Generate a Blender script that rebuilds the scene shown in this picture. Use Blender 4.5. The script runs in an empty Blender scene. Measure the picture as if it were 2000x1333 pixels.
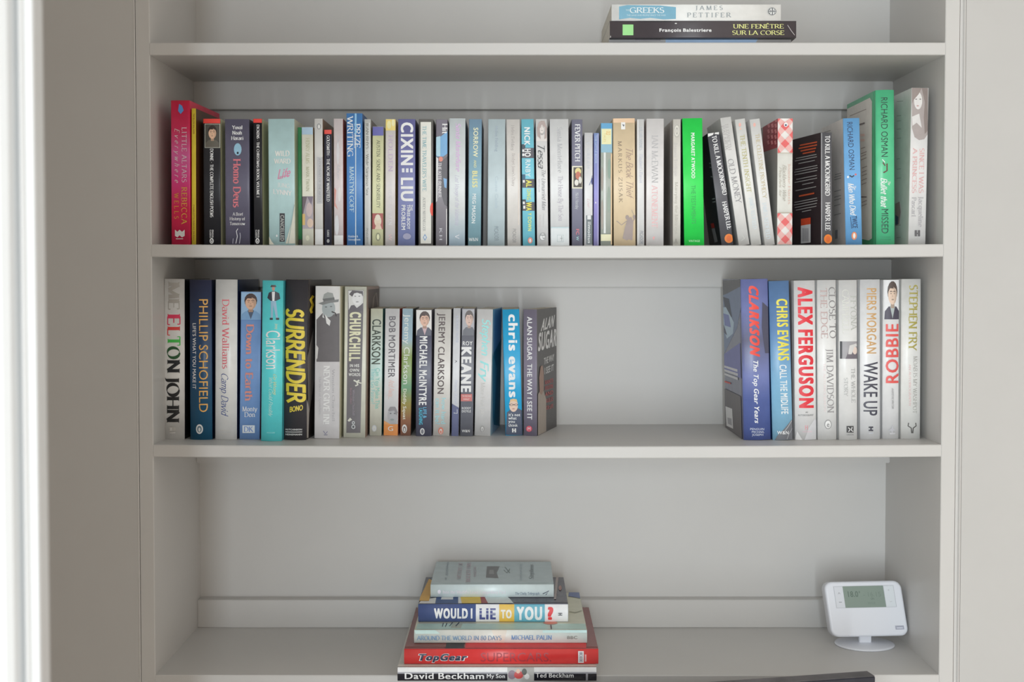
import bpy, bmesh, math, random
from mathutils import Vector, Matrix
from math import sin, cos, pi, radians

random.seed(4)
SC = bpy.context.scene
COL = SC.collection

# ------------------------------------------------------------------ camera
Z0 = 0.7315                       # height of the fitting origin above the room floor
F = 2400.0                        # focal length in pixels of a 2000 px wide frame
CAM = Vector((-0.05191, -1.80859, 0.58366 + Z0))
YAW, PITCH, ROLL, CYO = -0.00008, 0.02966, -0.00025, -58.7
fw = Vector((sin(YAW) * cos(PITCH), cos(YAW) * cos(PITCH), -sin(PITCH)))
rt = Vector((cos(YAW), -sin(YAW), 0)); up = rt.cross(fw)
rr = rt * cos(ROLL) + up * sin(ROLL); uu = -rt * sin(ROLL) + up * cos(ROLL)
cam_data = bpy.data.cameras.new('camera'); cam = bpy.data.objects.new('camera', cam_data); COL.objects.link(cam)
cam.matrix_world = Matrix(((rr.x, uu.x, -fw.x, CAM.x), (rr.y, uu.y, -fw.y, CAM.y), (rr.z, uu.z, -fw.z, CAM.z), (0, 0, 0, 1)))
cam_data.sensor_width = 36; cam_data.lens = F * 36 / 2000; cam_data.shift_y = CYO / 2000
cam_data.dof.use_dof = True; cam_data.dof.focus_distance = 1.87; cam_data.dof.aperture_fstop = 6.5
SC.camera = cam

# ------------------------------------------------------------------ light
w = bpy.data.worlds.new('room_light'); SC.world = w; w.use_nodes = True
w.node_tree.nodes['Background'].inputs[0].default_value = (1.0, 0.885, 0.765, 1)
w.node_tree.nodes['Background'].inputs[1].default_value = 0.84
def area(name, loc, target, sx, sy, power, col):
    l = bpy.data.lights.new(name, 'AREA'); l.shape = 'RECTANGLE'; l.size = sx; l.size_y = sy; l.energy = power; l.color = col
    o = bpy.data.objects.new(name, l); COL.objects.link(o); o.location = loc
    o.rotation_euler = (Vector(target) - Vector(loc)).to_track_quat('-Z', 'Y').to_euler(); return o
area('window_daylight', (0.0, -3.5, 1.1), (0, 0, 1.1), 0.10, 2.0, 29, (0.86, 0.945, 1.0))
area('wide_window_daylight', (-0.74, -3.5, 1.05), (0, 0, 1.12), 1.36, 2.0, 32, (0.80, 0.925, 1.0))
SC.view_settings.view_transform = 'Standard'; SC.view_settings.look = 'None'
SC.view_settings.gamma = 1; SC.view_settings.exposure = 0.0
SC.view_settings.use_curve_mapping = False

# ------------------------------------------------------------------ projection helpers
def ray(px, py): return fw * F + rr * (px - 1000) - uu * (py - 666.5 - CYO)
def onY(px, py, Y):
    d = ray(px, py); return CAM + d * ((Y - CAM.y) / d.y)
def onZ(px, py, z):
    d = ray(px, py); return CAM + d * ((z - CAM.z) / d.z)
def pxof(P):
    d = Vector(P) - CAM; return 1000 + F * d.dot(rr) / d.dot(fw)
def pyof(P):
    d = Vector(P) - CAM; return 666.5 + CYO - F * d.dot(uu) / d.dot(fw)
def xat(px, Y, z):
    x = 0.0
    for _ in range(4): x += (px - pxof((x, Y, z))) * (Y - CAM.y) / F
    return x

# ------------------------------------------------------------------ materials
K = 0.66
def lin(v):
    v /= 255.0
    return v / 12.92 if v <= 0.04045 else ((v + 0.055) / 1.055) ** 2.4
def C(r, g, b, k=None):
    k = k or K
    c = [lin(v) / k for v in (r, g, b)]; c = [v if v < .65 else .65 + .27 * (1 - math.exp((.65 - v) / .27)) for v in c]; y = 0.3 * c[0] + 0.59 * c[1] + 0.11 * c[2]
    return tuple(v * 0.93 + y * 0.07 for v in c) + (1,)
MATS = {}
def mat(name, col, rough=0.5, noise=0.05, scale=30, bump=0.0, spec=0.5, stops=None, coat=0.0):
    key = (name, tuple(col) if col else None, rough, tuple(map(tuple, stops)) if stops else None)
    if key in MATS: return MATS[key]
    m = bpy.data.materials.new(name); m.use_nodes = True; nt = m.node_tree; N = nt.nodes; L = nt.links
    b = N['Principled BSDF']; b.inputs['Roughness'].default_value = rough
    b.inputs['Specular IOR Level'].default_value = spec
    b.inputs['Coat Weight'].default_value = coat; b.inputs['Coat Roughness'].default_value = 0.15
    tc = N.new('ShaderNodeTexCoord')
    src = None
    if stops:
        sp = N.new('ShaderNodeSeparateXYZ'); L.new(tc.outputs['Generated'], sp.inputs[0])
        cr = N.new('ShaderNodeValToRGB'); L.new(sp.outputs[2], cr.inputs[0])
        e = cr.color_ramp.elements
        e[0].position, e[0].color = stops[0][0], stops[0][1]; e[1].position, e[1].color = stops[-1][0], stops[-1][1]
        for s in stops[1:-1]:
            q = e.new(s[0]); q.color = s[1]
        src = cr.outputs[0]; col = (0.5, 0.5, 0.5, 1)
    b.inputs['Base Color'].default_value = col
    if noise or bump:
        nz = N.new('ShaderNodeTexNoise'); nz.inputs['Scale'].default_value = scale; nz.inputs['Detail'].default_value = 5
        L.new(tc.outputs['Object'], nz.inputs['Vector'])
        if noise:
            mr = N.new('ShaderNodeMapRange'); L.new(nz.outputs[0], mr.inputs[0]); mr.inputs[1].default_value = 0.3; mr.inputs[2].default_value = 0.7
            mr.inputs[3].default_value = 1 - noise; mr.inputs[4].default_value = 1 + noise
            mx = N.new('ShaderNodeMix'); mx.data_type = 'RGBA'; mx.blend_type = 'MULTIPLY'; mx.inputs[0].default_value = 1
            if src: L.new(src, mx.inputs[6])
            else: mx.inputs[6].default_value = col
            L.new(mr.outputs[0], mx.inputs[7]); L.new(mx.outputs[2], b.inputs['Base Color'])
        if bump:
            bp = N.new('ShaderNodeBump'); bp.inputs['Strength'].default_value = bump; bp.inputs['Distance'].default_value = 0.001
            L.new(nz.outputs[0], bp.inputs['Height']); L.new(bp.outputs[0], b.inputs['Normal'])
    elif src: L.new(src, b.inputs['Base Color'])
    MATS[key] = m; return m
PAINT = mat('greige_eggshell_paint', (0.625, 0.612, 0.595, 1), 0.42, 0.012, 9, 0.25, 0.4)
WALLP = mat('greige_wall_paint', (0.57, 0.558, 0.542, 1), 0.65, 0.012, 12, 0.2, 0.3)
WHITEP = mat('white_gloss_paint', (0.71, 0.715, 0.715, 1), 0.35, 0.01, 9, 0.1)
PAGE = mat('paper_page_edges', (0.74, 0.68, 0.56, 1), 0.9, 0.12, 240, 0.3, 0.1)
PAGEW = mat('white_paper_page_edges', (0.80, 0.77, 0.70, 1), 0.9, 0.08, 240, 0.3, 0.1)
def cover_mat(c, rough=0.36):
    if isinstance(c, list): return mat('printed_cover_stock', None, rough, 0.05, 60, 0.12, 0.5, stops=c)
    return mat('printed_cover_stock', c, rough, 0.05, 60, 0.12, 0.5)
def ink(c): return mat('printing_ink', c, 0.45, 0.04, 90)

# ------------------------------------------------------------------ mesh helpers
def link(name, me, mats, parent=None, M=None):
    o = bpy.data.objects.new(name, me)
    for m in mats: me.materials.append(m)
    COL.objects.link(o)
    if parent: o.parent = parent
    elif M is not None: o.matrix_world = M
    return o
def tag(o, label=None, cat=None, group=None, kind=None):
    for k, v in (('label', label), ('category', cat), ('group', group), ('kind', kind)):
        if v: o[k] = v
    return o
def boxes(name, lst, mats, parent=None, bevel=0.0, smooth=False):
    bm = bmesh.new()
    for (x0, x1, y0, y1, z0, z1) in lst:
        v = [bm.verts.new(p) for p in ((x0, y0, z0), (x1, y0, z0), (x1, y1, z0), (x0, y1, z0), (x0, y0, z1), (x1, y0, z1), (x1, y1, z1), (x0, y1, z1))]
        for f in ((3, 2, 1, 0), (4, 5, 6, 7), (0, 1, 5, 4), (1, 2, 6, 5), (2, 3, 7, 6), (3, 0, 4, 7)): bm.faces.new([v[i] for i in f])
    if bevel: bmesh.ops.bevel(bm, geom=bm.edges[:], offset=bevel, segments=2, affect='EDGES')
    me = bpy.data.meshes.new(name); bm.to_mesh(me); bm.free()
    return link(name, me, mats, parent)
def prism(name, prof, z0, z1, mats, parent=None):      # profile in x,y extruded in z
    n = len(prof)
    vs = [(x, y, z0) for x, y in prof] + [(x, y, z1) for x, y in prof]
    fs = [(i, (i + 1) % n, (i + 1) % n + n, i + n) for i in range(n)] + [tuple(range(n))[::-1], tuple(range(n, 2 * n))]
    me = bpy.data.meshes.new(name); me.from_pydata(vs, [], fs); me.validate()
    bm = bmesh.new(); bm.from_mesh(me); bmesh.ops.recalc_face_normals(bm, faces=bm.faces); bm.to_mesh(me); bm.free()
    return link(name, me, mats, parent)

# ------------------------------------------------------------------ stroke alphabet (serif, script and brush lettering)
def a_(cx, cy, rx, ry, s, e, n=9):
    return [(cx + rx * cos(radians(s + (e - s) * i / n)), cy + ry * sin(radians(s + (e - s) * i / n))) for i in range(n + 1)]
SG = {
 'A': (.76, [[(.02, 0), (.37, 1)], [(.37, 1), (.72, 0)], [(.14, .34), (.6, .34)]]),
 'B': (.66, [[(.1, 0), (.1, 1)], [(.1, 1), (.32, 1)] + a_(.32, .76, .23, .24, 90, -90) + [(.1, .52)], [(.1, .52), (.34, .52)] + a_(.34, .26, .26, .26, 90, -90) + [(.1, 0)]]),
 'C': (.74, [a_(.42, .5, .37, .5, 45, 315, 14)]),
 'D': (.8, [[(.1, 0), (.1, 1)], [(.1, 1), (.3, 1)] + a_(.3, .5, .42, .5, 90, -90, 12) + [(.1, 0)]]),
 'E': (.6, [[(.1, 0), (.1, 1)], [(.1, 1), (.54, 1)], [(.1, .52), (.46, .52)], [(.1, 0), (.56, 0)]]),
 'Ê': (.6, [[(.1, 0), (.1, 1)], [(.1, 1), (.54, 1)], [(.1, .52), (.46, .52)], [(.1, 0), (.56, 0)], [(.2, 1.1), (.33, 1.24)], [(.33, 1.24), (.46, 1.1)]]),
 'F': (.56, [[(.1, 0), (.1, 1)], [(.1, 1), (.54, 1)], [(.1, .52), (.46, .52)]]),
 'G': (.8, [a_(.42, .5, .37, .5, 45, 300, 14), [(.7, .05), (.7, .45)], [(.52, .45), (.76, .45)]]),
 'H': (.8, [[(.1, 0), (.1, 1)], [(.68, 0), (.68, 1)], [(.1, .52), (.68, .52)]]),
 'I': (.34, [[(.15, 0), (.15, 1)]]),
 'J': (.4, [[(.24, 1), (.24, .1)] + a_(.08, .1, .16, .25, 0, -90, 5)]),
 'K': (.72, [[(.1, 0), (.1, 1)], [(.12, .42), (.6, 1)], [(.27, .58), (.68, 0)]]),
 'L': (.58, [[(.1, 0), (.1, 1)], [(.1, 0), (.54, 0)]]),
 'M': (.92, [[(.1, 0), (.12, 1)], [(.12, 1), (.44, 0)], [(.44, 0), (.76, 1)], [(.76, 1), (.8, 0)]]),
 'N': (.8, [[(.1, 0), (.1, 1)], [(.1, 1), (.68, 0)], [(.68, 0), (.68, 1)]]),
 'O': (.84, [a_(.41, .5, .36, .5, 90, 450, 20)]),
 'P': (.6, [[(.1, 0), (.1, 1)], [(.1, 1), (.3, 1)] + a_(.3, .74, .25, .26, 90, -90) + [(.1, .48)]]),
 'Q': (.84, [a_(.41, .5, .36, .5, 90, 450, 20), [(.44, .1), (.78, -.2)]]),
 'R': (.7, [[(.1, 0), (.1, 1)], [(.1, 1), (.3, 1)] + a_(.3, .75, .24, .25, 90, -90) + [(.1, .5)], [(.32, .5), (.66, 0)]]),
 'S': (.56, [a_(.27, .755, .2, .245, 40, 250, 9) + a_(.27, .26, .22, .26, 80, -145, 10)]),
 'T': (.68, [[(.33, 0), (.33, 1)], [(.03, 1), (.63, 1)]]),
 'U': (.78, [[(.1, 1), (.1, .3)] + a_(.38, .3, .28, .3, 180, 360, 9) + [(.66, 1)]]),
 'V': (.74, [[(.02, 1), (.36, 0)], [(.36, 0), (.7, 1)]]),
 'W': (1.04, [[(.02, 1), (.28, 0)], [(.28, 0), (.51, .95)], [(.51, .95), (.76, 0)], [(.76, 0), (1.0, 1)]]),
 'X': (.74, [[(.05, 1), (.67, 0)], [(.05, 0), (.67, 1)]]),
 'Y': (.7, [[(.02, 1), (.34, .48)], [(.34, .48), (.66, 1)], [(.34, .48), (.34, 0)]]),
 'Z': (.66, [[(.06, 1), (.6, 1)], [(.6, 1), (.04, 0)], [(.04, 0), (.6, 0)]]),
 'a': (.54, [a_(.24, .54, .18, .14, 160, 0, 5) + [(.42, .5), (.42, 0)], a_(.23, .2, .19, .2, 60, 360, 10)]),
 'b': (.58, [[(.1, 1), (.1, 0)], a_(.29, .34, .21, .34, 150, -150, 10)]),
 'c': (.5, [a_(.27, .34, .21, .34, 45, 315, 9)]),
 'd': (.58, [[(.46, 0), (.46, 1)], a_(.27, .34, .2, .34, 30, 330, 10)]),
 'e': (.52, [[(.07, .38), (.45, .38)] + a_(.26, .36, .2, .32, 5, 310, 11)]),
 'f': (.34, [[(.16, 0), (.16, .8)] + a_(.3, .8, .14, .2, 180, 80, 4), [(.03, .66), (.32, .66)]]),
 'g': (.54, [a_(.25, .42, .18, .26, 90, 450, 12), [(.43, .66), (.43, -.05)] + a_(.25, -.05, .18, .22, 0, -150, 7)]),
 'h': (.58, [[(.1, 0), (.1, 1)], a_(.28, .42, .18, .26, 160, 0, 6) + [(.46, 0)]]),
 'i': (.28, [[(.12, 0), (.12, .66)], [(.12, .86), (.12, .95)]]),
 'j': (.28, [[(.14, .66), (.14, -.1)] + a_(.02, -.1, .12, .16, 0, -90, 4), [(.14, .86), (.14, .95)]]),
 'k': (.54, [[(.1, 0), (.1, 1)], [(.12, .28), (.44, .66)], [(.22, .4), (.48, 0)]]),
 'l': (.27, [[(.12, 0), (.12, 1)]]),
 'm': (.86, [[(.1, 0), (.1, .66)], a_(.26, .45, .16, .22, 160, 0, 5) + [(.42, 0)], a_(.58, .45, .16, .22, 160, 0, 5) + [(.74, 0)]]),
 'n': (.58, [[(.1, 0), (.1, .66)], a_(.28, .42, .18, .26, 160, 0, 6) + [(.46, 0)]]),
 'o': (.56, [a_(.27, .34, .21, .34, 90, 450, 14)]),
 'p': (.58, [[(.1, .66), (.1, -.28)], a_(.29, .34, .21, .34, 150, -150, 10)]),
 'q': (.58, [[(.46, .66), (.46, -.28)], a_(.27, .34, .2, .34, 30, 330, 10)]),
 'r': (.4, [[(.1, 0), (.1, .66)], a_(.26, .46, .16, .22, 165, 60, 4)]),
 's': (.42, [a_(.21, .51, .14, .16, 40, 250, 6) + a_(.21, .17, .15, .18, 80, -145, 7)]),
 't': (.36, [[(.16, .88), (.16, .14)] + a_(.28, .14, .12, .14, 180, 290, 4), [(.03, .66), (.32, .66)]]),
 'u': (.58, [[(.1, .66), (.1, .22)] + a_(.28, .22, .18, .22, 180, 340, 6), [(.46, .66), (.46, 0)]]),
 'v': (.5, [[(.02, .66), (.24, 0)], [(.24, 0), (.46, .66)]]),
 'w': (.74, [[(.02, .66), (.2, 0)], [(.2, 0), (.36, .62)], [(.36, .62), (.54, 0)], [(.54, 0), (.7, .66)]]),
 'x': (.5, [[(.04, .66), (.44, 0)], [(.04, 0), (.44, .66)]]),
 'y': (.5, [[(.02, .66), (.24, 0)], [(.46, .66), (.24, 0), (.12, -.28)]]),
 'z': (.48, [[(.05, .66), (.42, .66)], [(.42, .66), (.04, 0)], [(.04, 0), (.42, 0)]]),
 '0': (.6, [a_(.28, .5, .22, .5, 90, 450, 16)]), '1': (.4, [[(.2, 0), (.2, 1)], [(.2, 1), (.06, .84)]]),
 '8': (.6, [a_(.28, .75, .18, .24, 90, 450, 12), a_(.28, .26, .22, .26, 90, 450, 12)]),
 "'": (.2, [[(.08, 1), (.06, .74)]]), '.': (.24, [[(.1, 0), (.1, .09)]]), ',': (.24, [[(.12, .08), (.06, -.14)]]),
 '!': (.3, [[(.12, 1), (.12, .3)], [(.12, 0), (.12, .09)]]), '-': (.36, [[(.04, .36), (.3, .36)]]), ':': (.26, [[(.1, 0), (.1, .09)], [(.1, .5), (.1, .59)]]),
 '*': (.4, [[(.08, .4), (.26, .4)], [(.08, .46), (.26, .46)]]), '?': (.5, [a_(.24, .76, .18, .24, 160, -60, 8) + [(.22, .28)], [(.22, 0), (.22, .09)]]),
 '&': (.8, [a_(.3, .78, .14, .2, -60, 250, 9) + [(.66, 0)], [(.3, .55), (.1, .35)] + a_(.28, .22, .22, .22, 150, 330, 7) + [(.64, .5)]]),
}
STY = {  # thick, thin, serifs, shear
 'f': (.135, .055, 1, 0), 'F': (.19, .075, 1, 0), 'l': (.085, .045, 1, 0),
 'c': (.10, .06, 0, .32), 'C': (.15, .11, 0, .25), 'm': (.21, .19, 0, 0.04), 'Z': (.23, .04, 1, 0), 'h': (.16, .13, 0, 0.1)}
SCACHE = {}
def stroke_glyph(ch, st):
    key = (ch, st)
    if key in SCACHE: return SCACHE[key]
    if ch == ' ': return (.34, [], [])
    g = SG.get(ch) or SG.get(ch.upper()) or SG['-']
    thick, thin, serif, sh = STY[st]
    V, Fc = [], []; lay = 0
    def wid(dx, dy):
        t = abs(sin(math.atan2(dy, dx) - radians(20))) ** 1.4
        return thin + (thick - thin) * t
    for s in g[1]:
        P = []
        for p in s:
            if not P or math.hypot(p[0] - P[-1][0], p[1] - P[-1][1]) > 1e-4: P.append(p)
        rings = []
        for i in range(len(P)):
            a = P[max(i - 1, 0)]; b = P[min(i + 1, len(P) - 1)]
            dx, dy = b[0] - a[0], b[1] - a[1]; L = math.hypot(dx, dy) or 1
            dx /= L; dy /= L; hw = wid(dx, dy) / 2
            x, y = P[i]
            if st == 'm' or (serif == 0 and len(P) == 2):
                e = hw * 0.6 if len(P) == 2 or i in (0, len(P) - 1) else 0
                if i == 0: x -= dx * e; y -= dy * e
                if i == len(P) - 1: x += dx * e; y += dy * e
            rings.append(((x - dy * hw, y + dx * hw), (x + dy * hw, y - dx * hw)))
        n0 = len(V)
        lay += 1
        for l, r in rings: V += [l + (lay,), r + (lay,)]
        for i in range(len(rings) - 1): Fc.append((n0 + 2 * i + 1, n0 + 2 * i + 3, n0 + 2 * i + 2, n0 + 2 * i))
        if serif:
            for (p, q) in ((P[0], P[1]), (P[-1], P[-2])):
                if abs(p[1] - q[1]) > abs(p[0] - q[0]) * 1.0 and min(abs(p[1] - t) for t in (0, 1, .66, -.28)) < .012:
                    hw, hh = (.15 if abs(p[0] - q[0]) < .02 else .12), .026
                    n0 = len(V); y = p[1] + (hh if p[1] < .5 and p[1] > -.1 else -hh if p[1] > .5 else 0)
                    lay += 1; V += [q_ + (lay,) for q_ in ((p[0] - hw, y - hh), (p[0] + hw, y - hh), (p[0] + hw, y + hh), (p[0] - hw, y + hh))]
                    Fc.append((n0, n0 + 1, n0 + 2, n0 + 3))
                elif abs(p[1] - q[1]) < .02 and p[1] in (0, 1) and abs(p[0] - q[0]) > .3 and ch in 'ETLFZ' and p is P[-1] or (ch in 'TZ' and abs(p[1] - q[1]) < .02 and p[1] in (0, 1)):
                    sg = -1 if p[1] == 1 else 1; n0 = len(V); hw = .028
                    lay += 1; V += [q_ + (lay,) for q_ in ((p[0] - hw, p[1]), (p[0] + hw, p[1]), (p[0] + hw, p[1] + sg * .2), (p[0] - hw, p[1] + sg * .2))]
                    Fc.append((n0, n0 + 1, n0 + 2, n0 + 3))
    V = [(x + sh * y, y, l) for x, y, l in V]
    SCACHE[key] = (g[0] + (.04 if serif else 0), V, Fc); return SCACHE[key]

# sans lettering comes from Blender's built-in font
CH = "ABCDEFGHIJKLMNOPQRSTUVWXYZabcdefghijklmnopqrstuvwxyz0123456789'.,!?-&:/+°Êç"
WGT = {'s': 0.0}
BOLD = {'b': .028, 'B': .055, 'X': .085, 'O': .13}
def build_sans():
    out = {}; tmp = []
    for st, off in WGT.items():
        for ch in CH + '\0':
            t = '||' if ch == '\0' else ch
            cu = bpy.data.curves.new('t', 'FONT'); cu.body = t; cu.offset = off; cu.resolution_u = 3; cu.fill_mode = 'FRONT'
            o = bpy.data.objects.new('t', cu); COL.objects.link(o)
            cu2 = bpy.data.curves.new('t', 'FONT'); cu2.body = '|' + t + '|'; cu2.fill_mode = 'FRONT'; cu2.resolution_u = 1
            o2 = bpy.data.objects.new('t', cu2); COL.objects.link(o2); tmp.append((st, ch, o, o2))
    dg = bpy.context.evaluated_depsgraph_get(); dg.update()
    res = {}
    for st, ch, o, o2 in tmp:
        me = bpy.data.meshes.new_from_object(o.evaluated_get(dg)); m2 = bpy.data.meshes.new_from_object(o2.evaluated_get(dg))
        V = [(v.co.x, v.co.y) for v in me.vertices]; Fc = [tuple(p.vertices) for p in me.polygons]
        xs = [v.co.x for v in m2.vertices]; res[(st, ch)] = (max(xs) - min(xs), V, Fc)
        bpy.data.meshes.remove(me); bpy.data.meshes.remove(m2)
    for st, ch, o, o2 in tmp:
        for q in (o, o2):
            cu = q.data; bpy.data.objects.remove(q); bpy.data.curves.remove(cu)
    for st, off in WGT.items():
        bar = res[('s', '\0')][0]                       # '||||' = 3 advances + bar
        x1 = [v[0] for v in res[('s', '\0')][1]]; two = max(x1) - min(x1)   # '||' = 1 advance + bar
        adv = (bar - two) / 2                            # advance of '|'
        cap = max(v[1] for v in res[('s', 'H')][1])
        for ch in CH:
            W, V, Fc = res[(st, ch)]
            a = W - two                                  # '|c|' minus '||' = advance of c
            out[(st, ch)] = (a / cap, [(x / cap, y / cap, 0) for x, y in V], Fc)
            for bs, d in BOLD.items():                   # heavier cuts: the outline thickened both ways
                VV, FF = [], []
                for lay, (sx, sy) in enumerate(((-1, -.6), (1, -.6), (-1, .6), (1, .6)) + (((0, 0), (-1, 0), (1, 0), (0, -.6), (0, .6)) if d > .07 else ())):
                    n = len(VV); VV += [(x / cap + sx * d + d, (y / cap) * (1 - d) + sy * d * .8 + d * .5, lay) for x, y in V]; FF += [tuple(i + n for i in t) for t in Fc]
                out[(bs, ch)] = (a / cap + d * 2, VV, FF)
    return out
SANS = build_sans()
def glyph(ch, st):
    if st in STY: return stroke_glyph(ch, st)
    if ch == ' ': return (.38, [], [])
    return SANS.get((st, ch)) or SANS[(st, '-')]
def text_poly(txt, st, track=0.0):
    x = 0; V = []; Fc = []
    for ch in txt:
        adv, v, f = glyph(ch, st); n = len(V)
        V += [(x + a, b, c) for a, b, c in v]; Fc += [tuple(i + n for i in t) for t in f]
        x += adv + track
    return V, Fc, max(x - track, .1)

# ------------------------------------------------------------------ print elements, given where they stand on the photographed faces
def T(txt, o, e, u, col, st='s', tr=0.0): return ('T', txt, o, e, u, col, st, tr)
def D(txt, x, y0, y1, h, col, st='s', dx=0, tr=0.0): return T(txt, (x - h / 2, y0), (x - h / 2 + dx, y1), (h, 0), col, st, tr)
def U(txt, x, y0, y1, h, col, st='s', tr=0.0): return T(txt, (x + h / 2, y1), (x + h / 2, y0), (-h, 0), col, st, tr)
def H(txt, x0, x1, y, h, col, st='s', sl=0, tr=0.0): return T(txt, (x0, y + h / 2), (x1, y + h / 2 + sl), (0, -h), col, st, tr)
def P(pts, col): return ('P', pts, col)
def R(x0, y0, x1, y1, col): return ('P', [(x0, y0), (x1, y0), (x1, y1), (x0, y1)], col)
def El(x, y, rx, ry, col, n=14): return ('P', [(x + rx * cos(2 * pi * i / n), y + ry * sin(2 * pi * i / n)) for i in range(n)], col)
def N(name): return ('N', name)
def Face(f): return ('F', f)
def Ln(pts, wd, col): return ('L', pts, wd, col)
def portrait(x0, y0, x1, y1, bg, hair, skin, cloth, shirt=None, hat=None):
    w_, h_ = x1 - x0, y1 - y0; cx = (x0 + x1) / 2; hy = y0 + h_ * .36; rx, ry = w_ * .27, h_ * .25
    L = [N('portrait'), R(x0, y0, x1, y1, bg)] if bg else [N('portrait')]
    L += [P([(x0 + w_ * .02, y1), (x0 + w_ * .05, y0 + h_ * .80), (cx - rx * .9, y0 + h_ * .68), (cx + rx * .9, y0 + h_ * .68), (x1 - w_ * .05, y0 + h_ * .80), (x1 - w_ * .02, y1)], cloth)]
    if shirt: L += [P([(cx - rx * .6, y0 + h_ * .66), (cx + rx * .6, y0 + h_ * .66), (cx, y0 + h_ * .98)], shirt)]
    dk = tuple(v * .55 for v in skin[:3]) + (1,)
    L += [El(cx, hy - ry * .22, rx * 1.16, ry * 1.05, hair), P([(cx - rx * .45, hy), (cx + rx * .45, hy), (cx + rx * .4, y0 + h_ * .72), (cx - rx * .4, y0 + h_ * .72)], dk),
          El(cx, hy + ry * .1, rx, ry, skin),
          P([(cx - rx * 1.02, hy - ry * .1), (cx - rx * .8, hy - ry * .95), (cx + rx * .2, hy - ry * 1.1), (cx + rx * .95, hy - ry * .7), (cx + rx * 1.02, hy - ry * .1), (cx + rx * .75, hy - ry * .5), (cx - rx * .6, hy - ry * .55)], hair),
          El(cx - rx * .38, hy - ry * .02, rx * .17, ry * .07, dk, 8), El(cx + rx * .38, hy - ry * .02, rx * .17, ry * .07, dk, 8),
          P([(cx + rx * .15, hy - ry * .7), (cx + rx * .8, hy - ry * .45), (cx + rx * .98, hy + ry * .1), (cx + rx * .75, hy + ry * .75), (cx + rx * .25, hy + ry * 1.05), (cx + rx * .55, hy + ry * .5), (cx + rx * .5, hy)], tuple(v * .78 for v in skin[:3]) + (1,)),
          Ln([(cx - rx * .62, hy - ry * .2), (cx - rx * .38, hy - ry * .27), (cx - rx * .12, hy - ry * .2)], ry * .07, hair), Ln([(cx + rx * .12, hy - ry * .2), (cx + rx * .38, hy - ry * .27), (cx + rx * .62, hy - ry * .2)], ry * .07, hair),
          El(cx - rx * .38, hy - ry * .02, rx * .17, ry * .07, dk, 8), El(cx + rx * .38, hy - ry * .02, rx * .17, ry * .07, dk, 8),
          P([(cx - rx * .1, hy + ry * .1), (cx + rx * .12, hy + ry * .3), (cx - rx * .14, hy + ry * .32)], tuple(v * .75 for v in skin[:3]) + (1,)),
          El(cx, hy + ry * .58, rx * .3, ry * .08, dk, 8)]
    return L

def ear(pts):                      # split a simple polygon into triangles-friendly n-gon face
    return [tuple(range(len(pts)))]

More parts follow.
